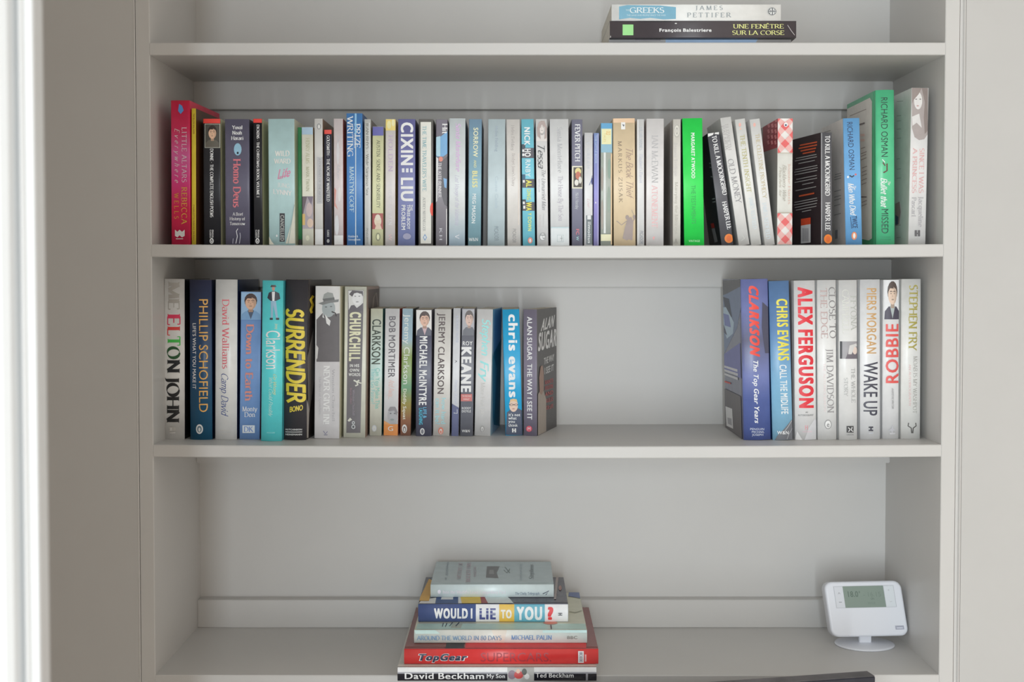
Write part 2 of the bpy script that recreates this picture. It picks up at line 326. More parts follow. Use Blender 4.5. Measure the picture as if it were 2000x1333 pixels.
def build_print(bk, elems, M, w_, d_, h_, ysf, bulge):
    """elements grouped by part name -> flat inked meshes lying on the cover faces"""
    Mi = M.inverted(); face = 'S'; name = 'title_lettering'; groups = {}; order = []; layer = {}
    co = Mi @ CAM; run = 0
    def loc(px, py):
        d = (Mi.to_3x3() @ ray(px, py))
        if face == 'S': t = (0 - co.y) / d.y; p = co + d * t; return (p.x, p.z)
        if face == 'L': t = (0 - co.x) / d.x; p = co + d * t; return (p.y, p.z)
        t = (w_ - co.x) / d.x; p = co + d * t; return (p.y, p.z)
    for e in elems:
        if e[0] == 'N': name = e[1]; run += 1; continue
        if e[0] == 'F': face = e[1]; continue
        key = (name, face, run)
        if key not in groups: groups[key] = ([], [], [], []); order.append(key)
        V, Fc, MI, MS = groups[key]
        lay = layer.get(face, 0); layer[face] = lay + 1
        off = 0.00012 + 0.00007 * lay
        if e[0] == 'T':
            _, txt, o, en, u, col, st, tr = e
            O = Vector(loc(*o)); E_ = Vector(loc(*en)); Uv = Vector(loc(o[0] + u[0], o[1] + u[1])) - O; A = E_ - O
            tv, tf, L = text_poly(txt, st, tr)
            pts = [(O + A * (x / L) + Uv * y).to_tuple() + (lz,) for x, y, lz in tv]; fcs = tf
        elif e[0] == 'P':
            pts = [Vector(loc(*p)) for p in e[1]]; fcs = ear(pts); col = e[2]
        else:
            _, pl, wd, col = e; pts = []; fcs = []
            for i in range(len(pl)):
                a = pl[max(i - 1, 0)]; b = pl[min(i + 1, len(pl) - 1)]; dx, dy = b[0] - a[0], b[1] - a[1]; q = math.hypot(dx, dy) or 1
                pts += [Vector(loc(pl[i][0] - dy / q * wd / 2, pl[i][1] + dx / q * wd / 2)), Vector(loc(pl[i][0] + dy / q * wd / 2, pl[i][1] - dx / q * wd / 2))]
            fcs = [(2 * i, 2 * i + 1, 2 * i + 3, 2 * i + 2) for i in range(len(pl) - 1)]
        m = ink(col)
        if m not in MS: MS.append(m)
        n = len(V); lim = w_ if face == 'S' else d_
        for p in pts: V.append((min(max(p[0], .0002), lim - .0002), min(max(p[1], .0002), h_ - .0002), off + (p[2] * 1e-5 if len(p) > 2 else 0)))
        for f in fcs: Fc.append(tuple(i + n for i in f)); MI.append(MS.index(m))
    for key in order:
        nm, face, _ = key; V, Fc, MI, MS = groups[key]
        bm = bmesh.new(); vs = [bm.verts.new(v) for v in V]
        for f, mi in zip(Fc, MI):
            try: q = bm.faces.new([vs[i] for i in f]); q.material_index = mi
            except ValueError: pass
        if face == 'S':
            r = min(.0011, w_ * .12)
            for q in [r * .45, r, w_ - r, w_ - r * .45] + [w_ * i / 10 for i in range(1, 10)]:
                bmesh.ops.bisect_plane(bm, geom=bm.verts[:] + bm.edges[:] + bm.faces[:], plane_co=(q, 0, 0), plane_no=(1, 0, 0))
        for v in bm.verts:
            a, b, o = v.co
            if face == 'S': v.co = (a, ysf(a) - o, b)
            elif face == 'L': v.co = (-o, a, b)
            else: v.co = (w_ + o, a, b)
        want = {'S': Vector((0, -1, 0)), 'L': Vector((-1, 0, 0)), 'R': Vector((1, 0, 0))}[face]
        bm.normal_update()
        for q in bm.faces:
            if q.normal.dot(want) < 0: q.normal_flip()
        me = bpy.data.meshes.new(nm); bm.to_mesh(me); bm.free()
        link(nm, me, MS, bk)

def make_book(label, group, M, w_, d_, h_, kind, sc, lc, rc, elems, pages=PAGE, name='book'):
    bk = bpy.data.objects.new(name, None); COL.objects.link(bk); bk.matrix_world = M; bk.empty_display_size = .02
    tag(bk, label, 'book', group)
    t = .0004 if kind == 'pb' else .0022
    if w_ < .009: t = min(t, .0008)
    r = min(.0011, w_ * .12); b = (w_ * .015 if kind == 'pb' else min(w_ * .13, .0045))
    def ysf(x):
        y = -b * (1 - ((2 * x / w_) - 1) ** 2)
        e = min(x, w_ - x)
        if e < r: y += r - math.sqrt(max(r * r - (r - e) ** 2, 0))
        return y
    xs = [0, r * .12, r * .45, r] + [w_ * i / 10 for i in range(1, 10) if r * 1.3 < w_ * i / 10 < w_ - r * 1.3] + [w_ - r, w_ - r * .45, w_ - r * .12, w_]
    if kind == 'hb':                                           # shallow joint grooves beside the spine
        outer = [(0, d_), (0, .011), (.0007, .008), (.0007, .006), (0, .003)] + [(x, ysf(x)) for x in xs] + [(w_, .003), (w_ - .0007, .006), (w_ - .0007, .008), (w_, .011), (w_, d_)]
        ml = [1] * 4 + [1] + [0] * (len(xs) - 1) + [2] + [2] * 4
        inner = [(t, d_), (t, .011), (t, .008), (t, .006), (t, .005)] + [(min(max(x, t), w_ - t), max(ysf(x), 0) + t + .001) for x in xs] + [(w_ - t, .005), (w_ - t, .006), (w_ - t, .008), (w_ - t, .011), (w_ - t, d_)]
    else:
        outer = [(0, d_)] + [(x, ysf(x)) for x in xs] + [(w_, d_)]
        ml = [1] + [0] * (len(xs) - 1) + [2]
        inner = [(t, d_)] + [(min(max(x, t), w_ - t), max(ysf(x), 0) + t + .0004) for x in xs] + [(w_ - t, d_)]
    n = len(outer); V = []; Fc = []; MI = []
    for z in (0, h_):
        V += [(x, y, z) for x, y in outer] + [(x, y, z) for x, y in inner]
    for i in range(n - 1):
        Fc.append((i, i + 1, i + 1 + 2 * n, i + 2 * n)); MI.append(ml[i])
        Fc.append((n + i + 1, n + i, n + i + 2 * n, n + i + 1 + 2 * n)); MI.append(3)
        Fc.append((i + 1, i, n + i, n + i + 1)); MI.append(3)
        Fc.append((i + 2 * n, i + 1 + 2 * n, n + i + 1 + 2 * n, n + i + 2 * n)); MI.append(ml[i])
    for i in (0, n - 1):
        Fc.append((i, n + i, 3 * n + i, 2 * n + i)); MI.append(3)
    me = bpy.data.meshes.new('cover'); me.from_pydata(V, [], Fc)
    for p, mi in zip(me.polygons, MI): p.material_index = mi; p.use_smooth = mi == 0
    inn = mat('cover_board', (0.7, 0.68, 0.62, 1), 0.8, 0.03)
    ro = .36 if kind == 'pb' else .27
    link('cover', me, [cover_mat(sc, ro), cover_mat(lc, ro), cover_mat(rc, ro), inn], bk)
    iz, iy = (.0003, .0002) if kind == 'pb' else (.003, .004)
    boxes('page_block', [(t, w_ - t, t + .0012, d_ - iy, iz, h_ - iz)], [pages], bk)
    build_print(bk, elems, M, w_, d_, h_, ysf, b)
    return bk

# ------------------------------------------------------------------ the built-in bookcase and walls
HW = .582; YB = .245; YP = .267
SH = {0: .92322 + Z0, 1: .62748 + Z0, 2: .33119 + Z0, 3: -.01152 + Z0}
TH = {0: .0182, 1: .0185, 2: .0180, 3: .020}
SAG = {0: 0, 1: .0022, 2: .0026, 3: .0006}
def shz(row, x): return SH[row] + (SAG[row] * .35 - SAG[row] * (1 - min(1, (x / HW) ** 2)))
TOPZ = 1.98
bc = bpy.data.objects.new('built_in_bookcase', None); COL.objects.link(bc)
tag(bc, 'painted greige built-in alcove bookcase holding all the books', 'bookcase')
def sagged(name, row):
    bm = bmesh.new(); nx = 24; th = TH[row]; rings = []
    for i in range(nx + 1):
        x = -HW + 2 * HW * i / nx; z = shz(row, x)
        r = .0012
        prof = [(r, z), (YP, z), (YP, z - th), (r, z - th), (0, z - th + r), (0, z - r)]
        rings.append([bm.verts.new((x, y, zz)) for y, zz in prof])
    for a, b in zip(rings, rings[1:]):
        for j in range(6):
            k = (j + 1) % 6; bm.faces.new((a[j], a[k], b[k], b[j]))
    bm.faces.new(rings[0][::-1]); bm.faces.new(rings[-1]); bmesh.ops.recalc_face_normals(bm, faces=bm.faces)
    me = bpy.data.meshes.new(name); bm.to_mesh(me); bm.free(); return link(name, me, [PAINT], bc)
for r_ in (0, 1, 2, 3): sagged('shelf_board', r_)
boxes('top_board', [(-HW - .02, HW + .02, 0, YP + .02, TOPZ, TOPZ + .02)], [PAINT], bc)
boxes('back_panel', [(-HW - .02, HW + .02, YP, YP + .015, 0, TOPZ)], [PAINT], bc)
for s in (-1, 1):
    boxes('side_panel', [(min(s * HW, s * (HW + .018)), max(s * HW, s * (HW + .018)), .02, YP, 0, TOPZ)], [PAINT], bc)
for zt in (SH[0] - TH[0], SH[1] - TH[1], SH[2] - TH[2]):
    boxes('batten', [(-HW, HW, YB, YP, zt - .046, zt)], [PAINT], bc, .001)
boxes('batten', [(-HW, HW, YB, YP, SH[3], SH[3] + .047)], [PAINT], bc, .001)
# face stiles with their grooves and beads (profiles in x,y)
prism('face_stile', [(-HW, .02), (-HW, .0010), (-HW - .001, 0), (-HW - .0205, 0), (-HW - .0205, .02)], 0, TOPZ + .02, [PAINT], bc)
prism('face_stile', [(HW, .02), (HW, .0010), (HW + .001, 0), (HW + .0205, 0), (HW + .0215, .0018), (HW + .0215, .02)], 0, TOPZ + .02, [PAINT], bc)
prism('bead_moulding', [(-HW - .0235, .02), (-HW - .0235, -.0002), (-HW - .0225, -.0009), (-HW - .0215, -.0002), (-HW - .0212, .0035), (-HW - .0212, .02)], 0, TOPZ + .02, [PAINT], bc)
prism('bead_moulding', [(HW + .0235, .02), (HW + .0225, .003), (HW + .0265, .003), (HW + .0275, .0002), (HW + .0285, -.0006), (HW + .0300, .0002), (HW + .0305, .02)], 0, TOPZ + .02, [PAINT], bc)
wl = boxes('wall_left', [(-2.2, -HW - .0235, .0, .12, 0, 2.5)], [WALLP]); tag(wl, 'greige wall left of the bookcase', None, None, 'structure')
wr = boxes('wall_right', [(HW + .0305, 2.2, .0, .12, 0, 2.5)], [WALLP]); tag(wr, 'greige wall right of the bookcase', None, None, 'structure')
wt = boxes('wall_above', [(-HW - .0235, HW + .0305, .0, .12, TOPZ + .02, 2.5)], [WALLP]); tag(wt, None, None, None, 'structure')
fl = boxes('floor', [(-2.6, 2.6, -5.2, .6, -.02, 0)], [mat('beige_carpet', (0.80, 0.77, 0.73, 1), 0.5, 0.2, 6)]); tag(fl, None, None, None, 'structure')
ce = boxes('ceiling', [(-2.6, 2.6, -5.2, .6, 2.5, 2.52)], [mat('white_ceiling_paint', (0.8, 0.8, 0.79, 1), 0.8, 0.01)]); tag(ce, None, None, None, 'structure')
# white architrave close to the camera at the left edge
YO = -.98
xe = onY(77, 666, YO).x
def mm(v): return v * .000344
prof = [(xe, YO + .012), (xe, YO - .004), (xe - mm(2), YO - .0055), (xe - mm(15), YO - .006), (xe - mm(17), YO - .009), (xe - mm(22), YO - .0105), (xe - mm(25), YO - .007),
        (xe - mm(26), YO - .001), (xe - mm(31), YO - .001), (xe - mm(34), YO - .007), (xe - mm(40), YO - .014), (xe - mm(52), YO - .018), (xe - mm(160), YO - .019), (xe - mm(300), YO - .019), (xe - mm(300), YO + .012)]
tr = prism('trim_1', prof, 0, 2.5, [WHITEP]); tag(tr, 'white painted door architrave close to the camera at the left edge', None, None, 'structure')
wn = boxes('wall_light_block', [(-2.2, xe - mm(290), YO - .012, YO + .012, 0, 2.5)], [WALLP]); tag(wn, None, None, None, 'structure')  # unseen wall, added to keep the window light off the left wall
# INSERT_BOOKS
# ------------------------------------------------------------------ books
W_ = C(232, 232, 230); CR = C(222, 218, 205); BK = C(28, 28, 32); DG = C(70, 70, 76); GY = C(130, 130, 132); LG = C(178, 180, 182)
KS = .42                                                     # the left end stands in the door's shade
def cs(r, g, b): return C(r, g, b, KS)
def book(label, xb0, xb1, xt0, ytop, sc, elems, row=1, Y=.04, yb=None, d=.128, kind='pb', lc=None, rc=None, beta=0.0, pages=PAGE):
    xm = (xb0 + xb1) / 2; z = SH[row]
    for _ in range(2):
        if yb: Y = onZ(xm, yb, z).y
        z = shz(row, xat(xm, Y, z))
    X0, X1 = xat(xb0, Y, z), xat(xb1, Y, z)
    if xt0 is None:
        zt = onY(xb0, ytop, Y).z; a = 0.0; h_ = zt - z
    else:
        tp = onY(xt0, ytop, Y); a = math.atan2(tp.x - X0, tp.z - z); h_ = math.hypot(tp.x - X0, tp.z - z)
    w_ = (X1 - X0) * cos(a) / cos(beta) if a else (X1 - X0) / cos(beta)
    w_ -= .0003
    lift = w_ * sin(a) if a > 0 else 0
    M = Matrix.Translation((X0, Y, z + lift)) @ Matrix.Rotation(beta, 4, 'Z') @ Matrix.Rotation(a, 4, 'Y')
    grp = {1: 'books standing on the upper middle shelf', 2: 'books standing on the lower middle shelf'}[row]
    return make_book(label, grp, M, w_, d, h_, kind, sc, lc or (sc if not isinstance(sc, list) else sc[0][1]), rc or lc or (sc if not isinstance(sc, list) else sc[0][1]), elems, pages)
TL, AU, EM, PR, BD = N('title_lettering'), N('author_lettering'), N('publisher_emblem'), N('portrait'), N('colour_band')
def penguin(x, y, c1=None, c2=None, s=1.0):
    c1 = c1 or W_; c2 = c2 or BK
    return [EM, El(x, y, 5 * s, 7 * s, c1), El(x, y + .6 * s, 2.6 * s, 5 * s, c2, 10), El(x, y + 1.4 * s, 1.3 * s, 3.4 * s, c1, 8)]
# ---- row 1 (upper middle shelf), left to right
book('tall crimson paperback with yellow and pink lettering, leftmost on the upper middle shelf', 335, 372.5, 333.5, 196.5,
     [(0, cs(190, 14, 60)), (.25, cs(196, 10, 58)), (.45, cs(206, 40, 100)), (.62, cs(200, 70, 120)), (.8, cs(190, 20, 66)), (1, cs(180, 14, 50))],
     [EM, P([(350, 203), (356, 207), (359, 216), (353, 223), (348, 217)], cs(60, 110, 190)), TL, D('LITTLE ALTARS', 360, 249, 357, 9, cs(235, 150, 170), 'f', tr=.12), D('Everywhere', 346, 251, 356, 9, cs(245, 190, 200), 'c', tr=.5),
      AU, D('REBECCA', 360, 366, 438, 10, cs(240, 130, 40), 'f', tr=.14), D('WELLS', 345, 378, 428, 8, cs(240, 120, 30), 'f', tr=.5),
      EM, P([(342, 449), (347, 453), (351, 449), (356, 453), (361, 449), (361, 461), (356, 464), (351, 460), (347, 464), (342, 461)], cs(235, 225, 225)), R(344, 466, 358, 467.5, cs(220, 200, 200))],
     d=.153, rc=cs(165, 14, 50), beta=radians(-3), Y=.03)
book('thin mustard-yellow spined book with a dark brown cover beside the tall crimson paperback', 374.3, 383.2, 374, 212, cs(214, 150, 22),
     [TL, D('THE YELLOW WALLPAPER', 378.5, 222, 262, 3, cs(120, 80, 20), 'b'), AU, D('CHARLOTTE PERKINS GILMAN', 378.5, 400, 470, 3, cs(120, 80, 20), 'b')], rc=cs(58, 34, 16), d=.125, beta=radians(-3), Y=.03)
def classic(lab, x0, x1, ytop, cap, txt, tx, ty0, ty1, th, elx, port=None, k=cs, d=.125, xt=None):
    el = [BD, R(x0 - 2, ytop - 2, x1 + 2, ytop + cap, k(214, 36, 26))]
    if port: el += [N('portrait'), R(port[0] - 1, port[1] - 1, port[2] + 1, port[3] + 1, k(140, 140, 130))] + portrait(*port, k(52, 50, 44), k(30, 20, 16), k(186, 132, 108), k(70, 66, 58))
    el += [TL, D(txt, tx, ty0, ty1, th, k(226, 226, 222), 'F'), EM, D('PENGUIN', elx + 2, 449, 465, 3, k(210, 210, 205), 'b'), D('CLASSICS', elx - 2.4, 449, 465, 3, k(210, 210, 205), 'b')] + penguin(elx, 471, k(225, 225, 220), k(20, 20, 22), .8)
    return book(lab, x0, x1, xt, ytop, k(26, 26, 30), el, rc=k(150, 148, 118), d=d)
classic('black classic with a red cap and small painted portrait of a young man', 398, 432, 232, 9, 'DONNE * THE COMPLETE ENGLISH POEMS', 414, 291, 425, 6, 414, (401, 243, 429, 288), xt=396.5)
book('thick slate-grey paperback with a pink title and pale blue oval, creased at the foot', 440.5, 488.5, 439, 233, cs(70, 68, 84),
     [AU, H('Yuval', 454, 474, 249, 7, cs(200, 200, 205), 'F'), H('Noah', 454, 473, 259.5, 7, cs(200, 200, 205), 'F'), H('Harari', 452, 476, 270, 7, cs(200, 200, 205), 'F'),
      N('thumbprint_picture'), El(464.5, 292, 7.5, 12, cs(104, 138, 162), 18), El(464.5, 299, 2, 2.4, cs(20, 24, 34)),
      TL, D('Homo Deus', 463, 311, 406, 14, cs(170, 84, 92), 'F'), D('', 0, 0, 1, 1, BK), H('A Brief', 455, 475, 418.5, 6, cs(190, 190, 196), 'f'), H('History of', 449, 479, 427.5, 6, cs(190, 190, 196), 'f'), H('Tomorrow', 449, 479, 437, 6, cs(190, 190, 196), 'f'),
      N('crease_marks'), Ln([(461, 476), (464, 462), (462, 452), (465, 447)], 1.4, cs(170, 170, 184)), Ln([(468, 476), (470, 462), (469, 455)], 1, cs(150, 150, 166)), Ln([(455, 476), (456, 466)], 1, cs(140, 140, 156))],
     rc=cs(24, 24, 32), d=.13)
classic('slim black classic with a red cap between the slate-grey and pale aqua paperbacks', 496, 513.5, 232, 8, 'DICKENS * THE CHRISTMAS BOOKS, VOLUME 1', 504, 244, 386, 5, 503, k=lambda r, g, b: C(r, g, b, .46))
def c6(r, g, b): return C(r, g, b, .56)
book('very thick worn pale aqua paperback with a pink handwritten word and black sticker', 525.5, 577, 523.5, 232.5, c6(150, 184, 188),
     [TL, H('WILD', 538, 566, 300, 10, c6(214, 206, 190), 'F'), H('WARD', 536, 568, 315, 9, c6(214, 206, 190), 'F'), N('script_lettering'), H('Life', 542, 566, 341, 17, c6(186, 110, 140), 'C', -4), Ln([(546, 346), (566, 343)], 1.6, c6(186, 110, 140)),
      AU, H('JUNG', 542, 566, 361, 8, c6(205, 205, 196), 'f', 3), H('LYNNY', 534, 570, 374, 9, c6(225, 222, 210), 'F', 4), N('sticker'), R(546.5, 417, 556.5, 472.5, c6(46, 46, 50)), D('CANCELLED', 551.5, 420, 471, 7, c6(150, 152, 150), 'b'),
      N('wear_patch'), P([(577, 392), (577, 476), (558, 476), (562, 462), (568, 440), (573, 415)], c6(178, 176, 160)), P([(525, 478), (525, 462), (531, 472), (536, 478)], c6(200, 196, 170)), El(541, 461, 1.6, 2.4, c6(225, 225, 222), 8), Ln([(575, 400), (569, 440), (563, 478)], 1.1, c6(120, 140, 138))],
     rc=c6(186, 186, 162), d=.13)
book('slim green paperback set back beside the thick pale aqua one', 583, 590.3, None, 249, C(50, 120, 76, .5), [N('dark_foot'), R(580, 468, 592, 480, C(40, 26, 20))], Y=.068, d=.125, rc=C(40, 104, 66, .5))
book('cream classic with a pale blue cap and a painting low on its spine', 590.5, 613, 589, 248.5, C(208, 206, 172, .54),
     [BD, R(588, 240, 616, 263, C(142, 166, 188)), TL, D('HENRY ALMS', 601, 270, 320, 7, C(160, 160, 130), 'f'), AU, D('MARK TWAIN', 601, 326, 374, 6, C(150, 150, 122), 'f'),
      N('picture_band'), R(588, 384, 616, 447, C(150, 142, 150)), P([(589, 384), (600, 384), (594, 410), (590, 430)], C(98, 88, 94)), El(604, 410, 6, 14, C(176, 160, 160)), R(588, 418, 596, 440, C(196, 160, 96)), El(606, 436, 6, 9, C(196, 168, 150)), P([(600, 384), (612, 384), (608, 400)], C(110, 100, 116)),
      *penguin(601, 465, C(186, 186, 160), C(212, 210, 180), .8)], lc=C(196, 196, 160), rc=C(160, 130, 90))
book('slim off-white classic with a small oval emblem at top and a grey band', 615, 631.5, 613.8, 232, C(196, 194, 188, .58),
     [EM, El(623, 247, 4, 6, GY), El(623, 247.5, 2.2, 4.2, C(200, 198, 192)), BD, R(619, 307, 630, 398, C(166, 166, 168)), D('A PORTRAIT OF THE ARTIST', 624.5, 309, 396, 4, C(140, 140, 144), 'f'), N('worn_foot'), R(613, 448, 634, 478, C(206, 208, 210))], rc=C(128, 96, 70))
book('thin black classic with a red cap wedged beside the slim off-white one', 633.5, 648.5, 633, 253.5, C(50, 50, 64),
     [BD, R(632, 250, 650, 262, C(226, 60, 48)), TL, D('GOLDSMITH * THE VICAR OF WAKEFIELD', 641, 265, 394, 5.5, C(214, 214, 216), 'F'), EM, D('CLASSICS', 641, 449, 463, 4, LG, 'b'), *penguin(641, 471, LG, BK, .5)], rc=C(150, 140, 130), d=.12)
book('scuffed pinkish-white paperback with a red fore-edge beside the bright blue one', 652.5, 671, 651.5, 232, C(206, 186, 188),
     [TL, D('The White Album', 661, 262, 350, 6, C(170, 170, 178), 'c'), N('scuff_marks'), P([(653, 366), (657, 372), (655, 396), (660, 410), (653, 402)], C(214, 140, 130)), El(660, 300, 3, 22, C(190, 186, 192)), El(663, 380, 3, 14, C(222, 206, 204)), El(658, 440, 4, 20, C(196, 196, 206)), R(652, 460, 672, 478, C(214, 212, 214))], rc=C(214, 90, 70))
book('tall bright blue paperback with large white serif capitals and a vertical crease', 677.5, 709, 676.5, 221.5, C(66, 120, 180),
     [TL, D('PRIZE', 698, 242, 290, 11, C(222, 230, 238), 'f'), D('WRITING', 684, 228, 307, 11, C(206, 218, 230), 'f'), AU, D('MARTYN GOFF', 687, 326, 415, 8, C(170, 200, 226), 'f'),
      EM, H('Hodder &', 680, 700, 462, 4, C(190, 212, 230), 'f'), H('Stoughton', 680, 704, 468, 4, C(190, 212, 230), 'f'), N('crease_marks'), R(694, 262, 695.6, 478, C(190, 214, 236)), R(693, 222, 696.5, 262, C(120, 166, 214))],
     rc=C(44, 84, 140), d=.15)
book('very thin light grey paperback right of the tall bright blue one', 712, 725, 711.6, 233, C(188, 190, 186),
     [TL, D('JEAN RHYS * Wide Sargasso Sea', 717.5, 240, 382, 5, C(110, 110, 104), 'f'), N('crease_marks'), R(720.4, 240, 721.8, 478, C(216, 218, 216)), EM, D('PENGUIN', 717, 446, 470, 4, C(130, 130, 126), 's')], rc=C(118, 112, 106))
book('yellow-green classic with an indigo cap and a red-haired figure low on its spine', 726.5, 748.5, 727.5, 247.5, C(204, 206, 156),
     [BD, R(724, 244, 752, 265, C(84, 84, 150)), TL, D('AUSTEN  SENSE AND SENSIBILITY', 739, 274, 407, 6.5, C(96, 98, 74), 'f'),
      N('picture_band'), R(724, 417, 752, 448, C(150, 76, 74)), El(738, 432, 7, 11, C(206, 180, 158)), El(738, 425, 5, 6, C(220, 196, 176)), P([(732, 448), (736, 436), (742, 436), (746, 448)], C(196, 170, 150)), EM, El(738.5, 463, 4.6, 8, C(120, 122, 96)), El(738.5, 463, 2.6, 5.6, C(204, 206, 156))], rc=C(190, 186, 150))
book('pale pink paperback with an orange cap left of the purple-blue one', 752, 772, 753, 233, C(206, 194, 192),
     [BD, R(750, 228, 778, 255, C(232, 182, 96)), El(760, 244, 4, 8, C(240, 206, 140)), El(768, 240, 3, 7, C(244, 214, 150)), TL, D('HOLDEN', 763, 264, 336, 8, C(170, 150, 176), 'f', tr=.1), AU, D('THE YEARS BETWEEN', 762, 350, 440, 6, C(196, 190, 196), 'f'), EM, D('VV', 762, 458, 470, 6, C(206, 160, 160), 'f')], rc=C(224, 164, 84))
book('purple-blue paperback with huge white sans capitals down the whole spine', 777, 811, 777.5, 233,
     [(0, C(122, 132, 176)), (.5, C(110, 114, 160)), (1, C(104, 104, 156))],
     [AU, D('CIXIN', 795, 238, 325, 24, C(236, 238, 246), 'B'), D('LIU', 795, 345, 395, 24, C(236, 238, 246), 'B'), R(785, 329, 790, 337, C(210, 214, 236)), R(793, 329, 798, 337, C(210, 214, 236)), R(801, 329, 806, 337, C(210, 214, 236)),
      TL, D('THE', 803.5, 400, 412, 5, W_, 'b'), D('THREE-BODY', 798, 400, 448, 6, W_, 'b'), D('PROBLEM', 788, 400, 450, 7.5, W_, 'b'), EM, El(795, 462, 8, 6, C(134, 134, 160))],
     rc=C(28, 30, 78))
book('grey-bordered paperback with a cream panel and a red blot at its lower right', 817.5, 846, 818, 233, C(104, 102, 100),
     [N('cream_panel'), R(821.5, 238.5, 842, 476, C(206, 204, 190)), TL, D("THE TIME TRAVELER'S WIFE", 829, 246, 374, 7, C(96, 146, 156), 'f'), AU, D('AUDREY NIFFENEGGER', 828.5, 386, 452, 5, C(130, 130, 130), 'f'), EM, P([(830, 457), (834, 464), (830, 471), (826, 464)], C(110, 140, 176)), El(830, 464, 2, 3, C(200, 210, 220), 8),
      N('red_blot'), El(845, 409, 5, 13, C(226, 60, 40))], rc=C(66, 60, 56))
book('grey-purple paperback with sky-blue patches and a coral dot', 851, 874, 851.5, 233.5, C(124, 120, 128),
     [N('picture_band'), P([(850, 233), (876, 233), (876, 258), (866, 262), (856, 270), (850, 268)], C(98, 92, 104)), P([(876, 256), (874, 300), (866, 306), (852, 306), (852, 272), (862, 266)], C(100, 150, 200)), P([(851, 268), (860, 266), (860, 306), (851, 304)], C(150, 184, 214)), El(861, 311, 4, 5, C(220, 120, 104)),
      P([(850, 306), (856, 310), (854, 392), (851, 396)], C(200, 202, 206)), P([(860, 318), (876, 306), (876, 404), (868, 400), (862, 380)], C(86, 84, 90)), P([(866, 348), (873, 350), (872, 368), (868, 366)], C(110, 154, 210)), TL, D('Hit', 869, 242, 262, 10, C(220, 220, 224), 'F'), D('THE KITE RUNNER', 859, 318, 386, 6, C(196, 190, 196), 'F'), AU, D('K H', 861, 446, 470, 5, C(180, 180, 188), 'f'), R(871.5, 408, 873, 478, C(206, 204, 200))], rc=C(104, 100, 104))
book('pale ice-blue paperback with faint pink handwriting left of the teal one', 876.5, 908.5, 877.5, 231.5,
     [(0, C(160, 182, 212)), (.12, C(176, 196, 216)), (.3, C(196, 206, 208)), (1, C(190, 208, 218))],
     [AU, D('Santa Montefiore', 895, 240, 334, 9, C(186, 150, 194), 'C'), TL, D('Last Voyage of the Valentina', 893, 342, 440, 8, C(166, 160, 182), 'c'), EM, D('V', 893, 459, 467, 8, C(205, 205, 225), 'f')], rc=C(40, 70, 90))
book('teal-blue paperback with yellow capitals and white smaller name beneath', 914, 939.5, 916, 233, [(0, C(116, 150, 160)), (.5, C(120, 158, 172)), (1, C(116, 146, 170))],
     [TL, D('SORROW', 929.5, 249, 307, 9, C(226, 216, 162), 'b', -1), D('AND', 928, 313, 328, 5, C(196, 194, 140), 'b'), D('BLISS', 927.5, 333, 367, 10, C(214, 200, 132), 'B'), AU, D('MEG MASON', 926.5, 378, 437, 7, C(214, 230, 232), 'b', -2), EM, H('W&N', 916, 934, 468, 6, C(222, 230, 232), 'f')], rc=C(14, 58, 84))
book('wide pale grey-blue paperback with faint lettering, right of the teal one', 952, 986, 953.5, 233, C(168, 184, 192),
     [AU, D('Helen Fielding', 970, 246, 296, 6, C(130, 142, 156), 's'), TL, D('Cause Celeb', 970, 344, 408, 6, C(156, 172, 182), 's'), EM, D('PICADOR', 969, 442, 471, 8, C(104, 116, 124), 's', 1)], rc=C(150, 164, 172), lc=C(200, 204, 210))
book('beige-pink paperback with faint grey serif lettering, left of the sky-blue one', 991, 1017.5, 989, 233.5, C(204, 196, 190),
     [AU, D('Helen Fielding', 1001.5, 245, 294, 6, C(146, 140, 138), 'f'), TL, D("Bridget Jones's Diary", 1003, 300, 364, 6, C(160, 152, 150), 'f'), EM, D('PICADOR', 1004.5, 447, 475, 6.5, C(120, 116, 116), 's'), N('crease_marks'), R(1012, 300, 1013.4, 440, C(210, 184, 172))])
book('sky-blue paperback with dark skyline patches and yellow capitals', 1021, 1045.5, 1018, 233, C(104, 180, 214),
     [N('skyline_picture'), R(1016, 289, 1050, 309, C(74, 72, 80)), R(1018, 282, 1026, 290, C(50, 60, 70)), R(1020, 292, 1024, 297, C(214, 220, 226)), R(1020, 300, 1024, 305, C(214, 220, 226)), R(1016, 350, 1050, 367, C(74, 72, 80)), R(1018, 341, 1026, 351, C(44, 84, 110)), R(1021, 352, 1025, 357, W_),
      R(1016, 395, 1050, 412, C(74, 72, 80)), R(1018, 390, 1027, 396, C(50, 60, 70)), R(1021, 394, 1025, 399, W_), R(1022, 402, 1026, 408, W_),
      AU, D('NICK', 1029.5, 248, 284, 11, C(222, 232, 240), 'B'), D('HO', 1030.5, 290, 307, 12, W_, 'B'), D('RNBY', 1031, 311, 346, 10, C(180, 216, 232), 'B'), TL, D('AL', 1033, 352, 366, 11, C(236, 206, 60), 'B'), D('ONG', 1033, 369, 391, 8, C(180, 204, 110), 'B'), D('WA', 1033, 395, 412, 11, C(240, 204, 40), 'B'), D('Y DOWN', 1034.5, 416, 452, 7, C(190, 204, 110), 'B'),
      EM, El(1035.5, 470, 4.6, 6, C(226, 120, 104)), El(1035.5, 470.5, 2, 3.6, C(240, 232, 226))], rc=C(60, 80, 120), lc=C(30, 60, 80))
